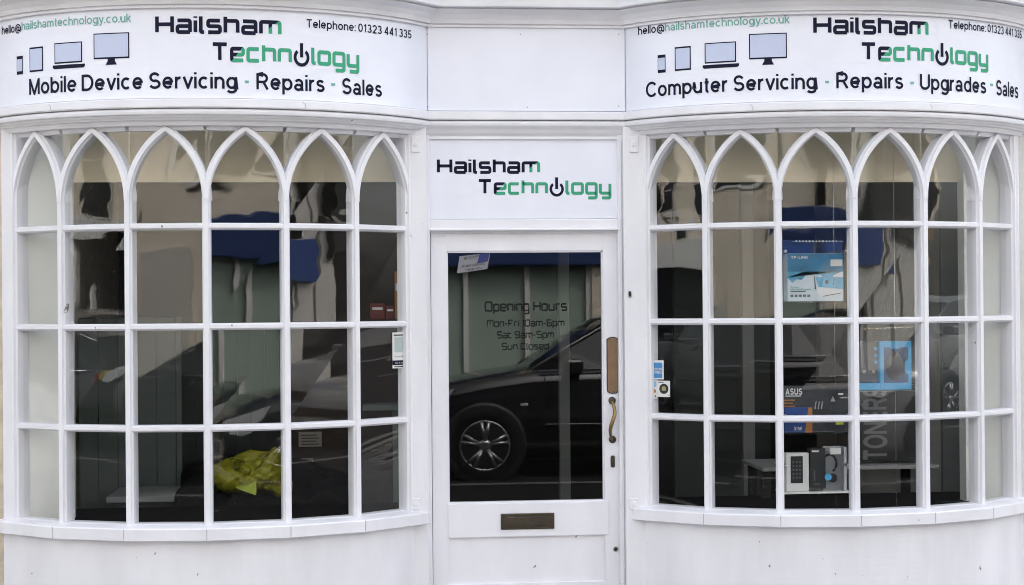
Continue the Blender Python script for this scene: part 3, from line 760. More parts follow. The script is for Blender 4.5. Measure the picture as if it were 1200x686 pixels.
def cheek(x0,y0,x1,y1,ret):
    mb = MB(); d = Vector((x1-x0,y1-y0,0)).normalized(); n = Vector((-d.y,d.x,0))*.025
    P = [Vector((x0,y0,0))-n,Vector((x1,y1,0))-n,Vector((x1,y1,0))+n,Vector((x0,y0,0))+n]
    mb.add([(p.x,p.y,z) for z in (ZS-.02,zceil) for p in P],[(0,1,2,3),(4,5,6,7),(0,1,5,4),(1,2,6,5),(2,3,7,6),(3,0,4,7)])
    mb.box(min(x1,x1+ret),max(x1,x1+ret),y1-.03,y1+.05,ZS-.02,zceil)
    mb.build('window_cheek', INT_WHITE, SHOP)
cheek(BL-.87,.03, U(74,400,.10).x,.10, .042)
cheek(BL+.86,.06, BL+.88,.42, .03)
cheek(BR-.86,.06, BR-.86,.42, -.03)
cheek(BR+.87,.03, U(1143,400,.10).x,.10, -.062)
mb = MB(); mb.box(U(1104,400,.5).x, U(1135,400,.5).x, .5,.53,.03,2.4); mb.build('wall_return', mat('wall_return_grey',(.17,.19,.19),.7), SHOP)

# ---- pieces of furniture and partitions inside
def boards(name, x0, x1, y, z0, z1, pitch, m, parent=None):
    mb = MB(); x = x0
    while x < x1-.001:
        e = min(x+pitch, x1); mb.bbox(x+.001,e-.001,y,y+.02,z0,z1,.003); x = e
    return mb.build(name, m, parent)
p0, p1 = U(92,450,1.3).x, U(213,450,1.3).x
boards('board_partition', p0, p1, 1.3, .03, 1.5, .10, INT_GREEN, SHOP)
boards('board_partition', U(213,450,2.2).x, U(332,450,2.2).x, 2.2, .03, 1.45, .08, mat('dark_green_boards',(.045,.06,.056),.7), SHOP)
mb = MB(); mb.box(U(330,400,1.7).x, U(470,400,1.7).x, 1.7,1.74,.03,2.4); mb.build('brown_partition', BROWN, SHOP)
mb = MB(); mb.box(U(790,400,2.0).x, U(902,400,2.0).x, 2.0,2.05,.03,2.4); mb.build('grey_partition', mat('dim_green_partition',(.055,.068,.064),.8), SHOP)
for pa, pb, Y in ((655,667.5,.9),(870,884,1.1)):
    mb = MB(); x0, x1 = U(pa,400,Y).x, U(pb,400,Y).x; mb.bbox(x0,x1,Y,Y+.05,.03,zceil,.004)
    mb.build('post', mat('grey_post',(.20,.20,.19),.6), SHOP)
# low white bench against the boarded partition
b = empty('bench', 'low white painted bench along the boarded partition in the left window', 'bench')
mb = MB(); Y = .95; q0, q1 = U(128,580,Y), U(222,572,Y); mb.bbox(q0.x,q1.x,Y-.1,1.29,q0.z-.03,q0.z,.004); mb.build('bench_top', mat('bench_grey',(.34,.36,.35),.6), b)
mb = MB(); mb.box(q0.x+.03,q1.x-.03,Y-.05,1.27,.03,q0.z-.031); mb.build('bench_front', INT_GREEN, b)
# black armchair
b = empty('armchair', 'black fabric armchair just inside the left window with a lime bag on it', 'armchair')
Y = .72
def soft(name, pts, y0, y1, m, parent, bev=.05):
    bm = bmesh.new(); n = len(pts)
    v0 = [bm.verts.new((x,y0,z)) for x,z in pts]; v1 = [bm.verts.new((x,y1,z)) for x,z in pts]
    bm.faces.new(v0); bm.faces.new(v1[::-1])
    for i in range(n): bm.faces.new((v0[i],v1[i],v1[(i+1)%n],v0[(i+1)%n]))
    bmesh.ops.bevel(bm, geom=bm.edges[:], offset=bev, segments=4, affect='EDGES', profile=.5, clamp_overlap=True)
    mb = MB(); mb.bm(bm, 0, True); return mb.build(name, m, parent)
def pp(L, Y): return [(U(x,y,Y).x, U(x,y,Y).z) for x, y in L]
zf = .04
bk = pp([(214,546),(250,536),(300,530),(360,540),(412,556)],Y+.5)
soft('backrest', [(bk[0][0],.3)]+bk+[(bk[-1][0],.3)], Y+.35, Y+.55, FABRIC, b, .05)
seat = pp([(236,576),(300,581),(424,588)],Y-.06)
soft('seat', [(seat[0][0],.12)]+seat+[(seat[-1][0],.12)], Y-.09, Y+.4, FABRIC, b, .03)
arm = pp([(205,580),(210,571),(222,566),(252,566)],Y-.08); soft('armrest', [(arm[0][0]+.01,.06)]+arm+[(arm[-1][0],.06)], Y-.13, Y+.5, FABRIC, b, .03)
arm = pp([(355,588),(375,572),(400,566),(425,580)],Y-.05); soft('armrest', [(arm[0][0]+.01,.06)]+arm+[(arm[-1][0],.06)], Y-.1, Y+.5, FABRIC, b, .03)
# lime bag, crumpled
bm = bmesh.new(); Yb = Y-.06
out = pp([(255,572),(252,556),(262,546),(272,556),(278,562),(283,544),(298,541),(312,536),(320,532),(328,545),(332,560),(332,581),(318,577),(300,574)],Yb)
mb = MB(); c = Vector((sum(x for x,z in out)/len(out), Yb-.05, sum(z for x,z in out)/len(out)))
n = len(out); fr = [Vector((x, Yb+random.uniform(-.015,.015), z)) for x,z in out]; md = [(f+c)/2+Vector((0,-.035+random.uniform(-.018,.018),random.uniform(-.01,.01))) for f in fr]; bkp = [f+Vector((0,.14,0)) for f in fr]
vs = fr+md+[c]+bkp
fs = [(i,(i+1)%n,n+(i+1)%n,n+i) for i in range(n)]+[(n+i,n+(i+1)%n,2*n) for i in range(n)]+[(i,2*n+1+i,2*n+1+(i+1)%n,(i+1)%n) for i in range(n)]+[[2*n+1+i for i in range(n)]]
mb.add(vs, fs)
bm = bmesh.new(); bv = [bm.verts.new(v) for v in mb.v]
for f in mb.f: bm.faces.new([bv[q] for q in f])
bmesh.ops.triangulate(bm, faces=bm.faces[:]); bmesh.ops.recalc_face_normals(bm, faces=bm.faces[:])
bmesh.ops.subdivide_edges(bm, edges=bm.edges[:], cuts=4, use_grid_fill=True, smooth=.8)
for v in bm.verts:
    x, z = v.co.x*60, v.co.z*60
    v.co += Vector((.002*math.sin(z*2.1+x), .006*math.sin(x*1.3+math.sin(z)*2)+.004*math.sin(z*2.7-x*1.9), .002*math.sin(x*2.7)))
mb = MB(); mb.bm(bm, 0, True); bag = mb.build('carrier_bag', LIME); tag(bag, 'crumpled lime green carrier bag lying on the black armchair', 'bag')
mb = MB(); kn = pp([(276,571),(291,568),(300,563),(301,575),(300,580),(288,576)],Yb-.11); mb.prism(kn, Yb-.13, Yb-.07); mb.build('tied_handle', LIME2, bag)
# notices on the brown partition
for lab, pa, pb in (('larger printed notice pinned high on the brown partition behind the armchair',(350,524),(377,506)),('smaller paper notice pinned low on the brown partition behind the armchair',(353,547),(367,537))):
    a = U(*pa,1.69); b2 = U(*pb,1.69); mb = MB(); mb.box(a.x,b2.x,1.686,1.69,a.z,b2.z)
    o = mb.build('paper_notice', mat('notice_paper',(.30,.28,.25),.8)); tag(o, lab, 'notice')
    F = Flat(); w = b2.x-a.x; h = b2.z-a.z
    for i in range(4): F.rect(a.x+w*.12,a.z+h*(.15+.2*i),b2.x-w*(.12+.1*(i%2)),a.z+h*(.15+.2*i)+h*.06,0)
    F.mesh('printed_lines', lambda u,v: Vector((u,1.6845,v)), [BLACK], o)
# red and orange boxes on a little shelf at the right of the left window
sh = empty('wall_shelf', 'narrow grey green shelf at the right side of the left window', 'shelf')
Y = .45; a = U(425,481,Y); b2 = U(468,474,Y); mb = MB(); mb.bbox(a.x,b2.x,Y-.05,Y+.15,a.z,b2.z,.003); mb.build('shelf_board', INT_GREEN, sh)
mb = MB(); c = U(463,500,Y); mb.box(c.x-.01,c.x+.02,Y,Y+.1,.2,a.z-.001); mb.build('shelf_bracket', INT_GREEN, sh)
a = U(425,377,Y); b2 = U(468,374.5,Y)
sh2 = empty('wall_shelf', 'upper dark shelf carrying red and orange packets in the left window', 'shelf')
mb = MB(); mb.bbox(a.x,b2.x,Y-.02,Y+.15,a.z,b2.z,.002); mb.build('shelf_board', BROWN, sh2)
mb = MB(); mb.box(b2.x-.02,b2.x,Y+.02,Y+.12,a.z-.08,a.z-.0005); mb.build('shelf_bracket', BROWN, sh2)
zsh = b2.z
for lab, pa, pb, hh, m in (('red packet standing on the upper shelf of the left window',434,451,19,RED),('second red packet beside the orange one on the upper shelf',452.5,462,16,RED),('tall orange packet leaning at the right end of the upper shelf',463,468.5,56,ORANGE)):
    a = U(pa,374,Y); b2 = U(pb,374,Y); mb = MB(); mb.bbox(a.x,b2.x,Y+.005,Y+.06,zsh+.0005,zsh+hh/245,.002); o = mb.build('packet', m); tag(o, lab, 'packet')
    F = Flat(); w = b2.x-a.x; F.rect(a.x+w*.15,zsh+hh/245*.6,b2.x-w*.15,zsh+hh/245*.75,0); F.mesh('printed_band', lambda u,v: Vector((u,Y+.0042,v)), [PAPER], o)

# ================================================================== STICKERS ON THE PANES
def pane_frame(xb, k):
    a, b = node(xb,k), node(xb,k+1); t = (b-a).normalized(); n = t.cross(Vector((0,0,1))); n = n if n.y < 0 else -n
    return a, t, n
def on_pane(xb, k, px, py, d=-.020):
    a, t, n = pane_frame(xb,k); d0 = ray(px,py); q = a+n*d; s = (q-CAM).dot(n)/d0.dot(n); p = CAM+d0*s
    return (p-q).dot(t), p.z
def pane_place(xb, k, d):
    a, t, n = pane_frame(xb,k); return lambda u, v: Vector(((a+n*d+t*u).x,(a+n*d+t*u).y,v))
def sticker(name, label, xb, k, pa, pb, m, d=-.0195):
    (u0,v0),(u1,v1) = on_pane(xb,k,*pa), on_pane(xb,k,*pb)
    F = Flat(); F.rect(u0,v0,u1,v1,0); P = pane_place(xb,k,d)
    o = F.mesh(name, P, [m], None)
    return tag(o, label, 'sticker'), (u0,v0,u1,v1), lambda lift: pane_place(xb,k,d+lift)
o, (u0,v0,u1,v1), P = sticker('code_sticker', 'narrow white sticker with a navy foot in the rightmost pane of the left window', BL, 5, (459.5,432),(475,389.5), PAPER, -.017)
F = Flat(); h = v1-v0; w = u1-u0; F.rect(u0+w*.15,v0+h*.45,u1-w*.15,v0+h*.86,2)
F.rect(u0,v0+h*.09,u1,v0+h*.22,0); F.text('SCAN ME',u0+w*.2,u1-w*.2,v0+h*.13,h*.04,1); F.text('FIND US HERE',u0+w*.15,u1-w*.15,v0+h*.31,h*.035,0); F.rect(u0+w*.1,v1-h*.09,u1-w*.1,v1-h*.06,0); F.rect(u0+w*.1,v0+h*.03,u1-w*.1,v0+h*.055,0)
F.mesh('print', P(.001), [NAVY, PAPER, mat('grey_green_print',(.42,.50,.49),.5)], o)
DX = mat('card_blue',(.05,.24,.52),.4); LB = mat('pale_blue',(.25,.50,.70),.4); GOLD = mat('dull_gold',(.35,.30,.14),.4)
o, (u0,v0,u1,v1), P = sticker('payment_sticker', 'square blue payment card sticker, upper one in the left pane of the right window', BR, 0, (762,444.5),(778,422.5), PAPER, -.017)
F = Flat(); w=u1-u0; h=v1-v0; F.rect(u0+w*.06,v0+h*.07,u1-w*.1,v1-h*.12,0); o2 = F.mesh('print', P(.0008), [DX], o)
F = Flat(); F.text('AMERICAN',u0+w*.10,u1-w*.14,v0+h*.47,h*.13,0,.02); F.text('EXPRESS',u0+w*.24,u1-w*.14,v0+h*.30,h*.13,0,.02); F.mesh('lettering', P(.0016), [PAPER], o2)
o, (u0,v0,u1,v1), P = sticker('payment_sticker', 'small strip sticker of three card marks below the square blue sticker', BR, 0, (761.5,467.5),(770.5,446), PAPER, -.017)
F = Flat(); w=u1-u0; h=v1-v0; F.rect(u0+w*.1,v0+h*.66,u1-w*.1,v1-h*.06,0); F.rect(u0,v0+h*.28,u1-w*.05,v0+h*.56,1); F.disc(u0+w*.32,v0+h*.42,w*.22,2); F.disc(u0+w*.62,v0+h*.42,w*.22,3)
F.text('VISA',u0+w*.08,u1-w*.1,v0+h*.08,h*.12,4,.03); F.mesh('print', P(.0008), [LB, PAPER, RED, ORANGE, NAVY], o)
o, (u0,v0,u1,v1), P = sticker('round_mark_sticker', 'white sticker with a black round badge beside the card strip', BR, 0, (770.8,465),(785.5,446.5), PAPER, -.0165)
F = Flat(); w=u1-u0; h=v1-v0; F.disc(u0+w*.52,v0+h*.5,w*.36,0,28); F.rect(u0+w*.06,v1-h*.12,u0+w*.5,v1-h*.07,0); F.poly([(u1-w*.14,v0+h*.08),(u1-w*.05,v0+h*.08),(u1-w*.05,v0+h*.2)],0); o2 = F.mesh('print', P(.0008), [BLACK], o)
F = Flat(); F.rect(u0+w*.36,v0+h*.38,u0+w*.68,v0+h*.60,0); F.rect(u0+w*.42,v0+h*.62,u0+w*.62,v0+h*.66,0); F.mesh('badge_mark', P(.0016), [GOLD], o2)
# tilted card in the top corner of the door glass
YD2 = YD+.018
q = [U(x,y,YD2) for x,y in ((535.5,320.5),(571,315.5),(574.5,296.5),(538.5,300.5))]
CARD = mat('grey_card', (.20,.20,.22), .6); BLUEC = mat('dark_blue_card', (.012,.02,.13), .5)
F = Flat(); F.poly([(p.x,p.z) for p in q],0); o = F.mesh('door_card', lambda u,v: Vector((u,YD2-.0005,v)), [CARD], None); tag(o, 'small tilted grey card with a blue corner at the top of the door glass', 'card')
F = Flat(); q = [U(x,y,YD2) for x,y in ((559,309),(571.5,306.5),(574,296.5),(562,298))]; F.poly([(p.x,p.z) for p in q],0); o2 = F.mesh('blue_corner', lambda u,v: Vector((u,YD2-.0012,v)), [BLUEC], o)
F = Flat()
a = U(541,314,YD2); F.text('WE ACCEPT', a.x+.01, a.x+.085, a.z+.035, .012, 0); F.text('PAYMENT CARDS HERE', a.x, a.x+.105, a.z+.0, .010, 0); F.text('THANK YOU', a.x+.015, a.x+.09, a.z-.018, .010, 0)
F.mesh('lettering', lambda u,v: Vector((u,YD2-.0012,v+(u-a.x)*.13)), [BLACK], o)

# ================================================================== GOODS IN THE RIGHT WINDOW
GY = -.16
def gx(px, py=430, Y=GY): return U(px,py,Y).x
def gz(py, px=958, Y=GY): return U(px,py,Y).z
def front(Y): return lambda u, v: Vector((u, Y-.0012, v))
def box_obj(name, label, cat, pa, pb, dep, m, Y=GY, group=None):
    a = U(*pa,Y); b = U(*pb,Y); mb = MB(); mb.bbox(a.x,b.x,Y,Y+dep,a.z,b.z,.002)
    o = mb.build(name, m); tag(o, label, cat, group); return o, (a.x,a.z,b.x,b.z)
# acrylic display stack hung on wires
def tray(label, pl, pr, py, wall, m=ACRYL):
    t = empty('display_tray', label, 'display tray', 'clear trays hung in the right window')
    a = U(pl,py,GY); b = U(pr,py,GY)
    mb = MB(); mb.bbox(a.x,b.x,GY-.03,GY+.12,a.z-.006,a.z,.001); mb.build('tray_floor', m, t)
    mb = MB(); mb.bbox(a.x,b.x,GY+.112,GY+.117,a.z+.001,a.z+wall,.001); mb.build('tray_back', ACRYL, t)
    for px in (pl+3, pr-3):
        mb = MB(); c = U(px,py-wall*60,GY-.03)
        mb.lathe((c.x,GY-.045,a.z+wall*.8),(0,1,0),[(.004,0),(.008,.002),(.008,.02),(.004,.17)],14); mb.build('standoff', STEEL, t)
    return t, a.z
t1, zr = tray('upper clear tray holding the blue router carton', 917, 996, 353.6, .28)
# light chain of small bright beads along the top edge of the tray back
BEAD = mat('clear_bead',(.8,.8,.74),.2)
for i in range(13):
    c = U(933+3.9*i,283,GY-.01); mb = MB(); mb.lathe((c.x,GY-.015,c.z),(0,1,0),[(.001,0),(.0042,.003),(.0042,.007),(.001,.01)],10); mb.build('bead', BEAD, t1)
mb = MB(); c0_, c1_ = U(928,283,GY),U(988,283,GY); mb.tube([c0_,c1_],.0012,6); mb.build('bead_wire', WIRE, t1)
router, (u0,v0,u1,v1) = box_obj('router_box', 'blue and white router carton with a white slab router pictured on it', 'box', (923,353.4),(988,297), .07, mat('router_carton',(.60,.66,.72),.35))
w=u1-u0; h=v1-v0; F = Flat(); CLOUD = mat('carton_sky',(.03,.20,.36),.35,var=.4,vscale=16); CL2 = mat('carton_light_sky',(.10,.38,.58),.35,var=.35,vscale=22)
F.rect(u0+.001,v0+h*.62,u1-.001,v1-.001,0); P1 = F.mesh('printed_sky', front(GY), [CLOUD], router)
F = Flat()
pts=[(u0+.001,v0+h*.62)]+[(u0+w*i/12, v0+h*(.50-.10*math.sin(i*.9)-.05*math.sin(i*2.3)+.012*i*.4)) for i in range(13)]+[(u1-.001,v0+h*.62)]; F.poly(pts,0)
F.poly([(u0+w*.55,v0+h*.3),(u1-.001,v0+h*.25),(u1-.001,v0+h*.5),(u0+w*.5,v0+h*.5)],0); F.mesh('printed_sky', lambda u,v: Vector((u,GY-.0009,v)), [CL2], router)
F = Flat(); F.text('TP-LINK',u0+w*.06,u0+w*.37,v0+h*.885,h*.06,0,.08); F.rect(u1-w*.23,v0+h*.73,u1-w*.02,v0+h*.87,0); F.text('Wireless',u0+w*.05,u0+w*.2,v0+h*.28,h*.035,1,.02); F.text('Modem Router',u0+w*.05,u0+w*.42,v0+h*.235,h*.035,1,.02)
for i in range(5): F.rect(u0+w*(.05+.075*i),v0+h*.09,u0+w*(.10+.075*i),v0+h*.14,2)
F.rect(u0+w*.05,v0+h*.195,u0+w*.32,v0+h*.215,2); F.mesh('lettering', lambda u,v: Vector((u,GY-.0024,v)), [PAPER, TEAL, GREYP], router)
F = Flat(); F.poly([(u0+w*.48,v0+h*.20),(u0+w*.62,v0+h*.09),(u0+w*.95,v0+h*.16),(u0+w*.93,v0+h*.20),(u0+w*.74,v0+h*.27)],0); F.poly([(u0+w*.62,v0+h*.09),(u0+w*.95,v0+h*.16),(u0+w*.95,v0+h*.175),(u0+w*.66,v0+h*.115)],1)
F.poly([(u0+w*.47,v0+h*.52),(u0+w*.485,v0+h*.52),(u0+w*.51,v0+h*.25),(u0+w*.49,v0+h*.25)],1); F.poly([(u0+w*.84,v0+h*.48),(u0+w*.85,v0+h*.48),(u0+w*.82,v0+h*.33),(u0+w*.805,v0+h*.33)],1); F.disc(u0+w*.70,v0+h*.40,w*.035,1,14)
F.mesh('router_picture', lambda u,v: Vector((u,GY-.0018,v)), [mat('router_white',(.68,.69,.72),.4), GREYP], router)
# motherboard carton and the little processor carton before it
_, zt2 = tray('middle clear tray holding the dark motherboard carton', 917, 997, 508, .10)
mbx, (u0,v0,u1,v1) = box_obj('motherboard_box', 'dark grey motherboard carton with white lettering on the middle tray', 'box', (918.5,507.6),(994,452), .07, mat('dark_carton',(.035,.04,.045),.35,var=.5,vscale=20))
w=u1-u0; h=v1-v0; F = Flat(); F.text('ASUS',u0+w*.03,u0+w*.29,v0+h*.82,h*.13,0,.06); F.rect(u0+w*.03,v0+h*.78,u0+w*.27,v0+h*.80,0)
for i in range(4): F.rect(u0+w*.01,v0+h*(.69-.065*i),u0+w*(.17-.03*(i%2)),v0+h*(.715-.065*i),1)
for i in range(3): F.poly([(u0+w*(.47+.05*i),v0+h*.50),(u0+w*(.49+.05*i),v0+h*.50),(u0+w*(.51+.05*i),v0+h*.68),(u0+w*(.49+.05*i),v0+h*.66)],2)
F.text('MOTHERBOARD',u0+w*.50,u0+w*.72,v0+h*.30,h*.06,0,.02); F.poly([(u0+w*.72,v0+h*.66),(u0+w*.80,v0+h*.66),(u0+w*.76,v0+h*.78)],2); F.rect(u0+w*.80,v0+h*.16,u0+w*.92,v0+h*.34,3); F.rect(u0+w*.84,v0+h*.80,u0+w*.92,v0+h*.84,0)
F.mesh('lettering', front(GY), [PAPER, ORANGE, mat('carton_grey',(.35,.36,.38),.4), YELLOW], mbx)
cpu, (u0,v0,u1,v1) = box_obj('processor_box', 'small blue and orange processor carton in front of the motherboard carton', 'box', (919.5,507.6),(952,477.5), .018, mat('blue_carton',(.015,.06,.24),.35,var=.3,vscale=20), Y=GY-.024)
w=u1-u0; h=v1-v0; F = Flat(); F.poly([(u1-w*.28,v0),(u1-.001,v0),(u1-.001,v1-.001),(u1-w*.15,v1-.001)],0); F.text('intel',u0+w*.35,u0+w*.62,v0+h*.1,h*.16,1,.02); F.text('CORE',u0+w*.3,u0+w*.66,v0+h*.5,h*.14,1,.02); F.mesh('lettering', lambda u,v: Vector((u,GY-.0255,v)), [ORANGE, PAPER], cpu)
# lower white tray: phone carton, black carton, headphone carton
_, zt3 = tray('lowest white edged tray with phone and headphone cartons', 917, 997, 577, .15, INT_WHITE)
ph, (u0,v0,u1,v1) = box_obj('phone_box', 'white carton with a black smartphone pictured on the lowest tray', 'box', (922,576.6),(948,531), .05, PAPER)
w=u1-u0; h=v1-v0; F = Flat(); F.rect(u0+w*.18,v0+h*.22,u0+w*.72,v1-h*.08,0); o2 = F.mesh('phone_picture', front(GY), [BLACK], ph)
F = Flat()
for i in range(5):
    for j in range(3): F.rect(u0+w*(.25+.15*j),v0+h*(.34+.1*i),u0+w*(.34+.15*j),v0+h*(.39+.1*i),0)
F.mesh('icons', lambda u,v: Vector((u,GY-.002,v)), [mat('screen_icons',(.07,.085,.085),.4)], o2)
bb, (u0,v0,u1,v1) = box_obj('accessory_box', 'slim black accessory carton between the phone and headphone cartons', 'box', (950,573),(967.5,525.5), .05, mat('black_carton',(.015,.016,.018),.4), Y=GY-.012)
w=u1-u0; h=v1-v0; F = Flat(); F.rect(u0+w*.1,v1-h*.09,u0+w*.55,v1-h*.05,0); F.rect(u0+w*.2,v0+h*.2,u0+w*.3,v0+h*.45,1); F.rect(u0+w*.2,v0+h*.1,u0+w*.6,v0+h*.13,1); F.mesh('print', lambda u,v: Vector((u,GY-.0135,v)), [PAPER, GREYP], bb)
hp = empty('headphone_box', 'clear fronted carton showing black headphones, with a blue dot', 'box')
a = U(968.5,576.6,GY); b = U(992,524,GY); mb = MB(); mb.bbox(a.x,b.x,GY+.05,GY+.055,a.z,b.z,.001); mb.bbox(b.x-.012,b.x,GY,GY+.05,a.z,b.z,.001); mb.build('carton_back', mat('grey_carton',(.45,.45,.47),.5), hp)
mb = MB(); mb.quad((a.x,GY,a.z),(b.x-.012,GY,a.z),(b.x-.012,GY,b.z),(a.x,GY,b.z)); mb.build('clear_front', ACRYL, hp, fix=False)
w=b.x-a.x; h=b.z-a.z; c = Vector((a.x+w*.25, GY+.03, a.z+h*.62)); pts = [(c.x+w*.32*math.cos(q)*1.1, c.y, c.z+h*.2*math.sin(q)) for q in [math.radians(-60+15*i) for i in range(14)]]
mb = MB(); mb.tube(pts, .005, 8); mb.lathe((a.x+w*.38,GY+.012,a.z+h*.30),(0,1,0),[(.014,0),(.02,.004),(.02,.015),(.012,.02)],18); mb.build('headphones', BLACK, hp)
F = Flat(); F.rect(a.x+w*.2,b.z-h*.16,a.x+w*.72,b.z-h*.02,0); F.mesh('label', front(GY), [PAPER], hp); F = Flat(); F.disc(a.x+.004,a.z+h*.34,.016,0); F.mesh('blue_dot', lambda u,v: Vector((u,GY-.016,v)), [CARDBLUE], hp)
# mouse carton
MY = -.12
mo = empty('mouse_box', 'bright blue carton with a black computer mouse in its window', 'box', )
a = U(1006,457.5,MY); b = U(1068,400,MY); sx = U(1031.5,430,MY).x; zz = U(1031,449,MY).z
mb = MB(); mb.bbox(sx,b.x,MY,MY+.06,a.z,b.z,.002); mb.bbox(a.x,sx-.0005,MY,MY+.06,a.z,zz,.002); mb.build('carton', CARDBLUE, mo)
mb = MB(); mb.bbox(a.x,sx-.0005,MY+.03,MY+.06,zz+.0005,b.z,.002); mb.build('side_panel', mat('grey_side',(.12,.115,.11),.4), mo)
F = Flat(); k0 = U(1036,449,MY); k1 = U(1064,407,MY); w=k1.x-k0.x; h=k1.z-k0.z
F.poly([(k0.x,k0.z),(k1.x,k0.z),(k1.x,k0.z+h*.22),(k1.x-w*.14,k0.z+h*.32),(k1.x-w*.14,k0.z+h*.58),(k1.x,k0.z+h*.68),(k1.x,k1.z),(k0.x+w*.7,k1.z),(k0.x+w*.66,k1.z-.006),(k0.x+w*.3,k1.z-.006),(k0.x+w*.26,k1.z),(k0.x,k1.z)],0)
F.mesh('carton_window', front(MY), [mat('deep_blue_window',(.03,.075,.17),.3)], mo)
bm = bmesh.new(); bmesh.ops.create_uvsphere(bm, u_segments=20, v_segments=12, radius=1)
mb = MB(); mb.bm(bm, 0, True, Matrix.Translation((k0.x+w*.45,MY-.002,k0.z+h*.47)) @ Matrix.Diagonal((w*.38,.022,h*.41,1))); mb.build('computer_mouse', mat('mouse_black',(.045,.045,.05),.2), mo)
F = Flat()
for i in range(3): F.disc(U(1026,407,MY+.03).x, U(1026,409+8*i,MY).z, .008, 0, 14)
F.disc(U(1015,436,MY).x,U(1015,436,MY).z,.008,1,14); F.disc(U(1026,436,MY).x,U(1026,436,MY).z,.008,1,14); F.mesh('dots', lambda u,v: Vector((u,MY+.0285,v)), [CARDBLUE, mat('grey_dot',(.3,.3,.32),.4)], mo)
BEAD2 = mat('yellow_bead',(.7,.62,.35),.25)
mt = empty('display_tray', 'clear tray under the bright blue mouse carton', 'display tray', 'clear trays hung in the right window')
a = U(1000,458,MY); b = U(1073,458,MY); mb = MB(); mb.bbox(a.x,b.x,MY-.02,MY+.1,a.z-.006,a.z-.0005,.001); mb.build('tray_floor', ACRYL, mt)
for i in range(12):
    c = U(1014+4.4*i,386-.2*i,MY+.05); q = MB(); q.lathe((c.x,MY+.05,c.z),(0,1,0),[(.001,0),(.004,.003),(.004,.007),(.001,.01)],10); q.build('bead', BEAD2, mt)
q = MB(); q.tube([U(1008,386,MY+.055),U(1070,383.6,MY+.055)],.0012,6); q.build('bead_wire', WIRE, mt)
for px in (1003,1071):
    mb = MB(); c = U(px,452,MY); mb.lathe((c.x,MY-.03,a.z+.012),(0,1,0),[(.003,0),(.006,.002),(.006,.015),(.003,.13)],12); mb.build('standoff', STEEL, mt)
# poster with the word reading upwards
PY = .34
a = U(1009,541,PY); b = U(1078,449,PY); mb = MB(); mb.box(a.x,b.x,PY,PY+.006,a.z,b.z)
mb.bbox(a.x,b.x,PY+.0065,PY+.05,U(1025,541,PY).z,U(1025,541,PY).z+.012,.003)
po = mb.build('toner_poster', mat('black_poster',(.014,.014,.015),.5)); tag(po, 'tall black poster with grey letters reading upwards in the right window', 'poster')
F = Flat(); st, w = sans_text('TONERS', .20, .06); k = (U(1025,453,PY).z-U(1025,541.5,PY).z)/w; k2 = (U(1039,500,PY).x-U(1012,500,PY).x)
for vs, fs in st: F.add([(U(1039,500,PY).x-y*k2, U(1025,541,PY).z+.002+x*k) for x, y in vs], fs, 0)
vs_ = F.items
F.mesh('lettering', lambda u,v: Vector((u,PY-.001,v)), [mat('grey_letters',(.18,.18,.175),.6)], po)
# white display table behind
TABW = mat('table_white',(.34,.34,.33),.6)
tb = empty('display_table', 'low white topped table standing behind the trays in the right window', 'table')
TY = .05; a = U(888,546,TY+.3); b = U(1092,546,TY+.3); mb = MB(); mb.bbox(a.x,b.x,TY+.2,TY+.62,a.z-.018,a.z,.003); mb.build('table_top', TABW, tb)
for x in (a.x+.04,b.x-.04):
    for y in (TY+.3,TY+.56): mb = MB(); mb.bbox(x-.02,x+.02,y-.02,y+.02,.03,a.z-.0255,.003); mb.build('leg', BLACK, tb)
# hanging wires
for lab, px, Y, y0, y1 in (('thin steel wire hanging just right of the router carton, left of three',976,GY+.13,150,600),('thin steel wire running down behind the blue mouse carton',1046.5,MY+.11,150,600),('thin steel wire down the right edge of the mouse carton window pane',1070,MY+.13,150,600)):
    a = U(px,y0,Y); mb = MB(); mb.tube([(a.x,Y,2.4),(a.x,Y,ZS-.02)], .0012, 6); o = mb.build('hanging_wire', WIRE); tag(o, lab, 'wire', 'display wires in the right window')
a = U(49,150,.2); b = U(50,265,.2); c = U(58,390,.2); d = U(67,490,.2); mb = MB(); mb.tube([a,b,c,d,d+Vector((.01,0,-.3))], .0018, 6)
o = mb.build('slack_wire', mat('grey_cord',(.2,.2,.2),.6)); tag(o, 'slack grey cord hanging against the white cheek of the left window', 'wire')
mb = MB(); Y=.02
c = U(1121,597,Y); pts = [U(1098,599,Y),U(1106,596,Y),U(1112,592,Y),U(1116,596,Y),U(1110,600,Y),U(1122,598,Y),U(1131,592,Y),U(1140,589,Y),U(1150,593,Y),U(1160,596,Y)]
mb.tube([Vector((p.x,p.y,max(p.z,ZS-.015))) for p in pts], .003, 6); o = mb.build('power_cable', BLACK); tag(o, 'loose black cable curled on the right window board', 'cable')

# ================================================================== GROUND AND STREET
def sheet(name, x0,x1,y0,y1,z,m):
    mb = MB(); mb.box(x0,x1,y0,y1,z-.3,z); o = mb.build(name, m); return tag(o, kind='structure')
sheet('ground', -150,150,-150,150,-.32,ASPHALT)
sheet('pavement', -60,60,-2.0,.10,0,PAVING)
sheet('far_pavement', -60,60,-13,-9.5,0,mat('old_paving',(.16,.155,.15),.85,var=.15))
sheet('road', -60,60,-9.35,-2.15,-.10,ASPHALT)
sheet('kerb', -60,60,-2.15,-2.0,.005,KERB); sheet('far_kerb', -60,60,-9.5,-9.35,.005,KERB)
mb = MB()
for y in (-2.45,-2.62): mb.box(-60,60,y-.04,y+.04,-.1,-.096)
mb.box(-60,60,-7.25,-7.15,-.1,-.096)
tag(mb.build('road_line', LINE), kind='structure')
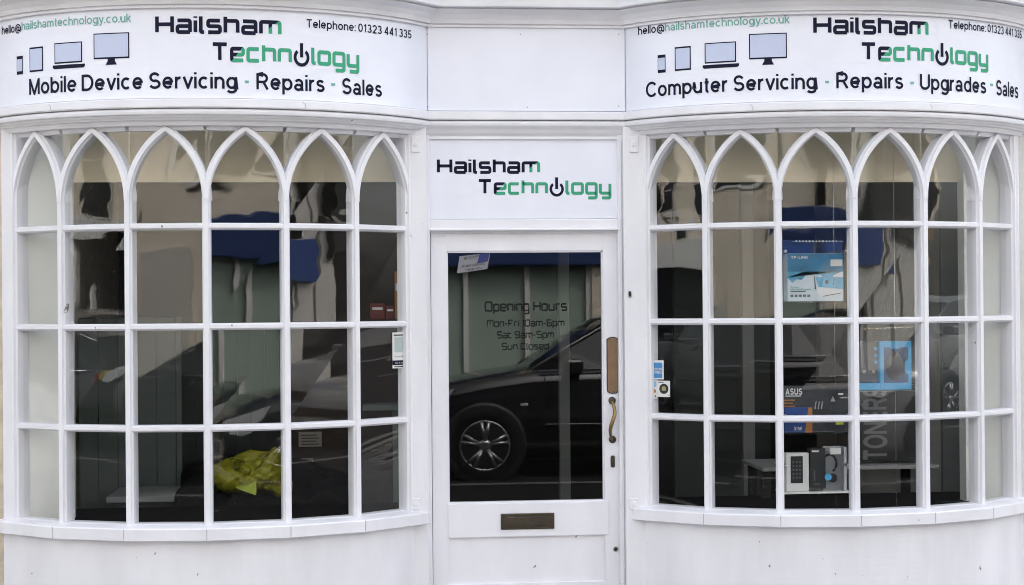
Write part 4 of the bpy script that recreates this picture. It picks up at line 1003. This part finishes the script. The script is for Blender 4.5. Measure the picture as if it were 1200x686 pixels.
# ---- neighbours on our side
def neighbour(label, x0, x1, m, win):
    b = empty('neighbour_building', label, 'building')
    mb = MB(); mb.box(x0,x1,.03,5,0,4.7); mb.build('wall', m, b)
    mb = MB(); mb.prism([(x0-.02,4.7),(x1+.02,4.7),(x1+.02,4.8),(x0-.02,4.8)],-.1,5.05); mb.build('roof', mat('slate',(.08,.08,.09),.8), b)
    for x in win:
        mb = MB(); mb.bbox(x-.5,x+.5,-.01,.05,3.3,4.3,.01); mb.bbox(x-.56,x+.56,-.04,.02,3.22,3.3,.01); f = mb.build('window', WHITE, b)
        mb = MB(); mb.quad((x-.44,-.013,3.36),(x+.44,-.013,3.36),(x+.44,-.013,4.24),(x-.44,-.013,4.24)); mb.build('pane', BLACK, f)
neighbour('beige roughcast building at the left edge of the shop', -9, XNL-.004, BEIGE, (-6.5,-4.2))
neighbour('pale rendered building at the right edge of the shop', XNR+.004, 9.5, PALE, (4.6,7))
# ---- terrace across the road (seen in the glass)
DGL = mat('street_window_glass', (.015,.017,.02), .05)
def terrace(label, x0, x1, wall, fascia, shop, fz=(2.35,2.95), front_y=-11.6, h=7.0, nwin=2, pillars=None):
    b = empty('terrace_building', label, 'building', 'terrace across the road')
    mb = MB(); y = front_y
    mb.box(x0,x1,y-6,y-.3,0,h)                                   # core
    mb.box(x0,x1,y-.299,y,fz[1],h)                                # upper front
    mb.box(x0,x0+.35,y-.299,y,0,fz[1]-.001); mb.box(x1-.35,x1,y-.299,y,0,fz[1]-.001); mb.box(x0+.351,x1-.351,y-.299,y-.02,0,.55)
    mb.build('wall', wall, b)
    mb = MB(); mb.bbox(x0+.1,x1-.1,y+.001,y+.14,fz[0],fz[1],.02); mb.build('fascia', fascia, b)
    mb = MB(); mb.box(x0+.351,x1-.351,y-.2,y-.15,.551,fz[0]-.001); mb.build('shop_window', shop, b)
    mb = MB(); n = 3
    for i in range(n+1):
        x = x0+.38+(x1-x0-.76)*i/n; mb.box(x-.03,x+.03,y-.14,y-.06,.56,fz[0]-.002)
    mb.build('shop_frame', INT_WHITE, b)
    nwin = nwin+2
    for i in range(nwin):
        x = x0+(x1-x0)*(i+.5)/nwin
        mb = MB(); mb.bbox(x-.30,x+.30,y-.02,y+.05,2.98,4.9,.01); f = mb.build('window', mat('sash_white',(.5,.48,.44),.6), b)
        mb = MB(); mb.box(x-.26,x+.26,y+.0505,y+.056,3.04,3.92); mb.box(x-.26,x+.26,y+.0505,y+.056,3.97,4.84); mb.build('pane', DGL, f)
    for x in (x0+.25, x1-.45):
        mb = MB(); mb.tube([(x,y+.09,fz[1]+.02),(x,y+.09,h)], .07, 8); mb.build('drainpipe', DKF, b)
    mb = MB(); mb.prism([(x0,h),(x1,h),(x1,h+.15),(x0,h+.15)], y-6.1, y+.15); mb.build('roof', mat('dark_tile',(.10,.07,.06),.9), b)
BLUEF = mat('blue_fascia',(.012,.060,.26),.4); TANF = mat('tan_fascia',(.30,.20,.10),.5); DKF = mat('dark_fascia',(.03,.03,.03),.5); WHF = mat('white_fascia',(.7,.7,.68),.5)
PGREEN = mat('pale_green_front',(.33,.41,.35),.6); CRM2 = mat('cream_front',(.74,.67,.55),.85,bump=.2,var=.1,vscale=1); WHT = mat('white_front',(.70,.68,.63),.85,var=.08); BRK = mat('red_brick_front',(.27,.12,.08),.9,var=.2,vscale=5)
terrace('pale green fronted shop with a deep blue fascia across the road', -.6, 2.4, CRM2, mat('deep_blue_fascia',(.010,.035,.14),.5), PGREEN, fz=(2.02,2.45), nwin=2)
terrace('narrow cream shop with a blue fascia across the road', -4.6,-.65, CRM2, BLUEF, DGL, fz=(1.98,2.55), nwin=3)
terrace('white shop with a blue fascia across the road, right of the pale green one', 2.45,8.6, WHT, BLUEF, DGL, fz=(1.98,2.55), nwin=3)
terrace('white shop with a deep blue fascia across the road', 8.65,15, WHT, DKF, DGL, nwin=3)
terrace('cream shop with a tan fascia at the right of the terrace across the road', 15.05,24, CRM2, TANF, DGL, nwin=4)
def house(label, x0, x1, wall, front_y=-11.6, h=7.0):
    b = empty('terrace_house', label, 'house', 'terrace across the road')
    mb = MB(); mb.box(x0,x1,front_y-6,front_y,0,h); mb.build('wall', wall, b)
    x = x0+.45; mb = MB(); mb.bbox(x-.35,x+.35,front_y+.001,front_y+.05,.1,2.15,.01); mb.build('door', mat('pale_door',(.55,.53,.47),.6), b)
    x = x1-.6; mb = MB(); mb.bbox(x-.4,x+.4,front_y+.001,front_y+.05,3.0,4.6,.01); f = mb.build('window', WHF, b); mb = MB(); mb.box(x-.34,x+.34,front_y+.051,front_y+.056,3.06,4.54); mb.build('pane', DGL, f)
    mb = MB(); mb.prism([(x0,h),(x1,h),(x1,h+.15),(x0,h+.15)], front_y-6.1, front_y+.15); mb.build('roof', mat('dark_tile',(.10,.07,.06),.9), b)
house('plain cream house wall between two shops across the road', -6.25, -4.65, CRM2)
terrace('white shop with a tan fascia left of the blue fascias across the road', -12.5,-6.3, WHT, TANF, DGL, nwin=3)
terrace('cream shop with a white fascia at the left of the terrace across the road', -24,-12.55, CRM2, WHF, DGL, nwin=5)

# ---- cars parked along the far kerb; built once, then copied
TYRE = mat('tyre',(.008,.008,.008),.9,spec=.2); ALLOY = mat('alloy',(.45,.45,.46),.3,.9); CGL = mat('car_glass',(.012,.014,.016),.06,spec=.8); LAMP = mat('lamp_lens',(.55,.56,.58),.1); REDL = mat('red_lens',(.3,.01,.01),.2)
PLATEY = mat('number_plate',(.75,.60,.08),.5)
def car(label, loc, paintm):
    c = empty('parked_car', label, 'car', 'cars parked along the far kerb', loc)
    # stations along the length: x, half width, belt height, roof height (equal to belt off the cabin), roof half width
    ST = [(0,.55,.58,0,0),(.04,.70,.66,0,0),(.15,.80,.76,0,0),(.45,.86,.88,0,0),(.80,.875,.95,0,0),(1.10,.88,.99,0,0),(1.25,.88,1.01,.02,.68),(1.6,.885,1.02,.25,.66),(1.95,.885,1.03,.44,.62),(2.2,.885,1.03,.50,.61),(2.7,.885,1.04,.52,.61),(3.3,.885,1.05,.49,.60),(3.7,.875,1.06,.40,.59),(3.98,.86,1.06,.20,.62),(4.12,.84,1.05,.01,.66),(4.20,.78,.95,0,0),(4.25,.68,.70,0,0)]
    body = MB(); win = MB(); rings = []
    for x, w, zb, dr_, wr in ST:
        lo = .20 if .1 < x < 4.2 else .30
        cab = dr_ > 0; zr = zb+dr_
        H = [(w*.86,lo),(w*.97,lo+.10),(w,.52 if zb > .6 else .45),(w*.985,zb-.10),(w*.95,zb-.01),(w*.93,zb)]
        H += [(wr+.03,zr-.05 if dr_ > .06 else zr),(wr-.06,zr),(wr*.5,zr+.03),(0,zr+.035)] if cab else [(w*.86,zb+.01),(w*.70,zb+.025),(w*.4,zb+.04),(0,zb+.045)]
        rings.append([Vector((x,-y,z)) for y, z in H]+[Vector((x,y,z)) for y, z in H[-2::-1]])
    n = len(rings[0])
    for i in range(len(rings)-1):
        xm = (ST[i][0]+ST[i+1][0])/2; cabin = ST[i][3] > 0 or ST[i+1][3] > 0
        for j in range(n-1):
            side = j in (5,) or j == n-2-5
            q = [rings[i][j],rings[i][j+1],rings[i+1][j+1],rings[i+1][j]]
            top = j in (7,8,9,10,11,6) or j >= n-8 and j <= n-7
            ws = cabin and (xm < 1.9 and 1.2 < xm or xm > 3.75 and xm < 4.1)
            if side and cabin and 1.5 < xm < 3.9: win.add(q,[(0,1,2,3)],0,False)
            elif ws and 6 <= j <= n-8: win.add(q,[(0,1,2,3)],0,False)
            else: body.add(q,[(0,1,2,3)],0,True)
    body.add(rings[0],[list(range(n))]); body.add(rings[-1],[list(range(n))[::-1]])
    for rg in (rings,): body.add([rg[i][0] for i in range(len(rg))]+[rg[i][-1] for i in range(len(rg)-1,-1,-1)],[list(range(2*len(rg)))])
    bo = bmesh.new()
    b = body.build('body', paintm, c); wn = win.build('windows', CGL, c)
    for ob in (b, wn):
        bm = bmesh.new(); bm.from_mesh(ob.data); bmesh.ops.remove_doubles(bm, verts=bm.verts[:], dist=.0005); bmesh.ops.recalc_face_normals(bm, faces=bm.faces[:]); bm.to_mesh(bm_me := ob.data); bm.free()
    mb = MB()
    for x in (1.95,2.75,3.5):
        for s in (-1,1): mb.box(x-.03,x+.03,s*.80-.02,s*.80+.02,1.03,1.42) if False else None
    mb = MB()
    for s in (-1,1):
        for x in (1.35,2.35,3.35): mb.box(x-.004,x+.004,s*.888-.002,s*.888+.002,.36,.98)
        mb.box(1.35,3.35,s*.888-.002,s*.888+.002,.36,.366)
    mb.build('door_seam', BLACK, c)
    for s in (-1,1):
        for x in (2.12,3.12):
            mb = MB(); mb.bbox(x,x+.18,s*.90-.015,s*.90+.015,.84,.87,.008); mb.build('door_handle', ALLOY, c)
        mb = MB(); mb.bbox(1.52,1.70,s*.98-.10,s*.98+.07,1.00,1.14,.03); mb.build('wing_mirror', paintm, c)
        mb = MB(); mb.prism([(.03,.64),(.10,.74),(.50,.87),(.42,.74),(.14,.62)], s*.80-.06, s*.80+.062); mb.build('headlight', LAMP, c)
        mb = MB(); mb.prism([(4.02,.80),(4.20,.80),(4.18,.98),(4.05,1.04)], s*.80-.07, s*.80+.045); mb.build('tail_light', REDL, c)
        for x in (.78,3.38):
            w = MB(); w.lathe((x,s*.70,.33),(0,s,0),[(.24,.0),(.33,.02),(.345,.06),(.345,.16),(.32,.19),(.245,.195),(.24,.15)],32); wo_ = w.build('wheel', TYRE, c)
            rm = MB(); rm.lathe((x,s*.70,.33),(0,s,0),[(.242,.15),(.242,.192),(.225,.194),(.215,.17),(.215,.12)],32)
            for k in range(5):
                for d_ in (-.16,.16):
                    q = 2*math.pi*k/5+.3; a1 = q+d_*.35; a2 = q+d_
                    p1 = Vector((x+.05*math.cos(a1), s*.885, .33+.05*math.sin(a1))); p2 = Vector((x+.22*math.cos(a2), s*.892, .33+.22*math.sin(a2)))
                    rm.tube([p1,p2],[.016,.020],6)
            rm.lathe((x,s*.87,.33),(0,s,0),[(.07,0),(.07,.018),(.03,.03)],18); rm.build('rim', ALLOY, wo_)
            ar = MB(); ar.lathe((x,s*.80,.34),(0,s,0),[(.40,.0),(.40,.088),(.36,.09)],32); ar.build('wheel_arch', BLACK, c)
    for s in (-1,1):
        mb = MB(); mb.tube([(1.30,s*.865,1.025),(2.2,s*.875,1.045),(3.2,s*.875,1.06),(3.9,s*.85,1.075)],.011,6); mb.tube([(1.25,s*.70,1.04),(1.6,s*.70,1.25),(1.95,s*.66,1.44),(2.3,s*.645,1.50),(2.9,s*.645,1.53),(3.4,s*.63,1.50),(3.8,s*.63,1.40)],.011,6)
        mb.build('window_trim', ALLOY, c)
        mb = MB(); mb.bbox(1.12,1.19,s*.885-.006,s*.885+.006,.70,.725,.003); mb.build('side_repeater', LAMP, c)
        mb = MB(); mb.bbox(1.36,3.34,s*.892-.008,s*.892+.008,.50,.53,.006); mb.build('side_moulding', paintm, c)
    mb = MB(); mb.bbox(-.02,.02,-.26,.26,.42,.53,.005); mb.build('number_plate', PAPER, c); mb = MB(); mb.bbox(4.22,4.262,-.26,.26,.60,.71,.005); mb.build('number_plate', PLATEY, c)
    mb = MB(); mb.bbox(-.012,.10,-.45,.45,.56,.66,.01); mb.build('grille', BLACK, c)
    return c
DRIM = mat('dark_alloy',(.02,.02,.02),.4,.3)
def copy_car(src, label, loc, paintm, dark=False):
    r = src.copy(); COL.objects.link(r); r.location = loc; r['label'] = label
    for ch in src.children:
        k = ch.copy(); COL.objects.link(k); k.parent = r
        if ch.name.split('.')[0] in ('body','wing_mirror'):
            k.data = ch.data.copy(); k.data.materials[0] = paintm
        for g in ch.children:
            q = g.copy(); COL.objects.link(q); q.parent = k
            if dark: q.data = g.data.copy(); q.data.materials[0] = DRIM
    return r
DKGC = mat('charcoal_car_paint',(.022,.022,.024),.12,spec=.6); BLKC = mat('black_car_paint',(.010,.010,.012),.10,spec=1.0); SILC = mat('silver_car_paint',(.42,.43,.44),.25,.6); GRYC = mat('grey_car_paint',(.10,.105,.11),.18,.4); BRNC = mat('light_grey_car_paint',(.36,.36,.36),.2,.3); WHC = mat('white_car_paint',(.7,.7,.7),.2)
CY = -8.35
c0 = car('black car mirrored in the door glass', (-.36,CY,-.1), BLKC)
for lab, x, pm in (('light grey car parked behind the black car',6.0,BRNC),('white car parked behind the light grey car',10.6,WHC),('silver car parked behind the white car',15.1,SILC),('silver car parked some way ahead of the black car',-10.6,SILC),('grey car parked ahead of the silver car at the left end',-15.6,GRYC)):
    copy_car(c0, lab, (x,CY+random.uniform(-.08,.06),-.1), pm)
copy_car(c0, 'charcoal car with dark wheels parked right ahead of the black car', (-5.75,CY-.1,-.1), DKGC, True)
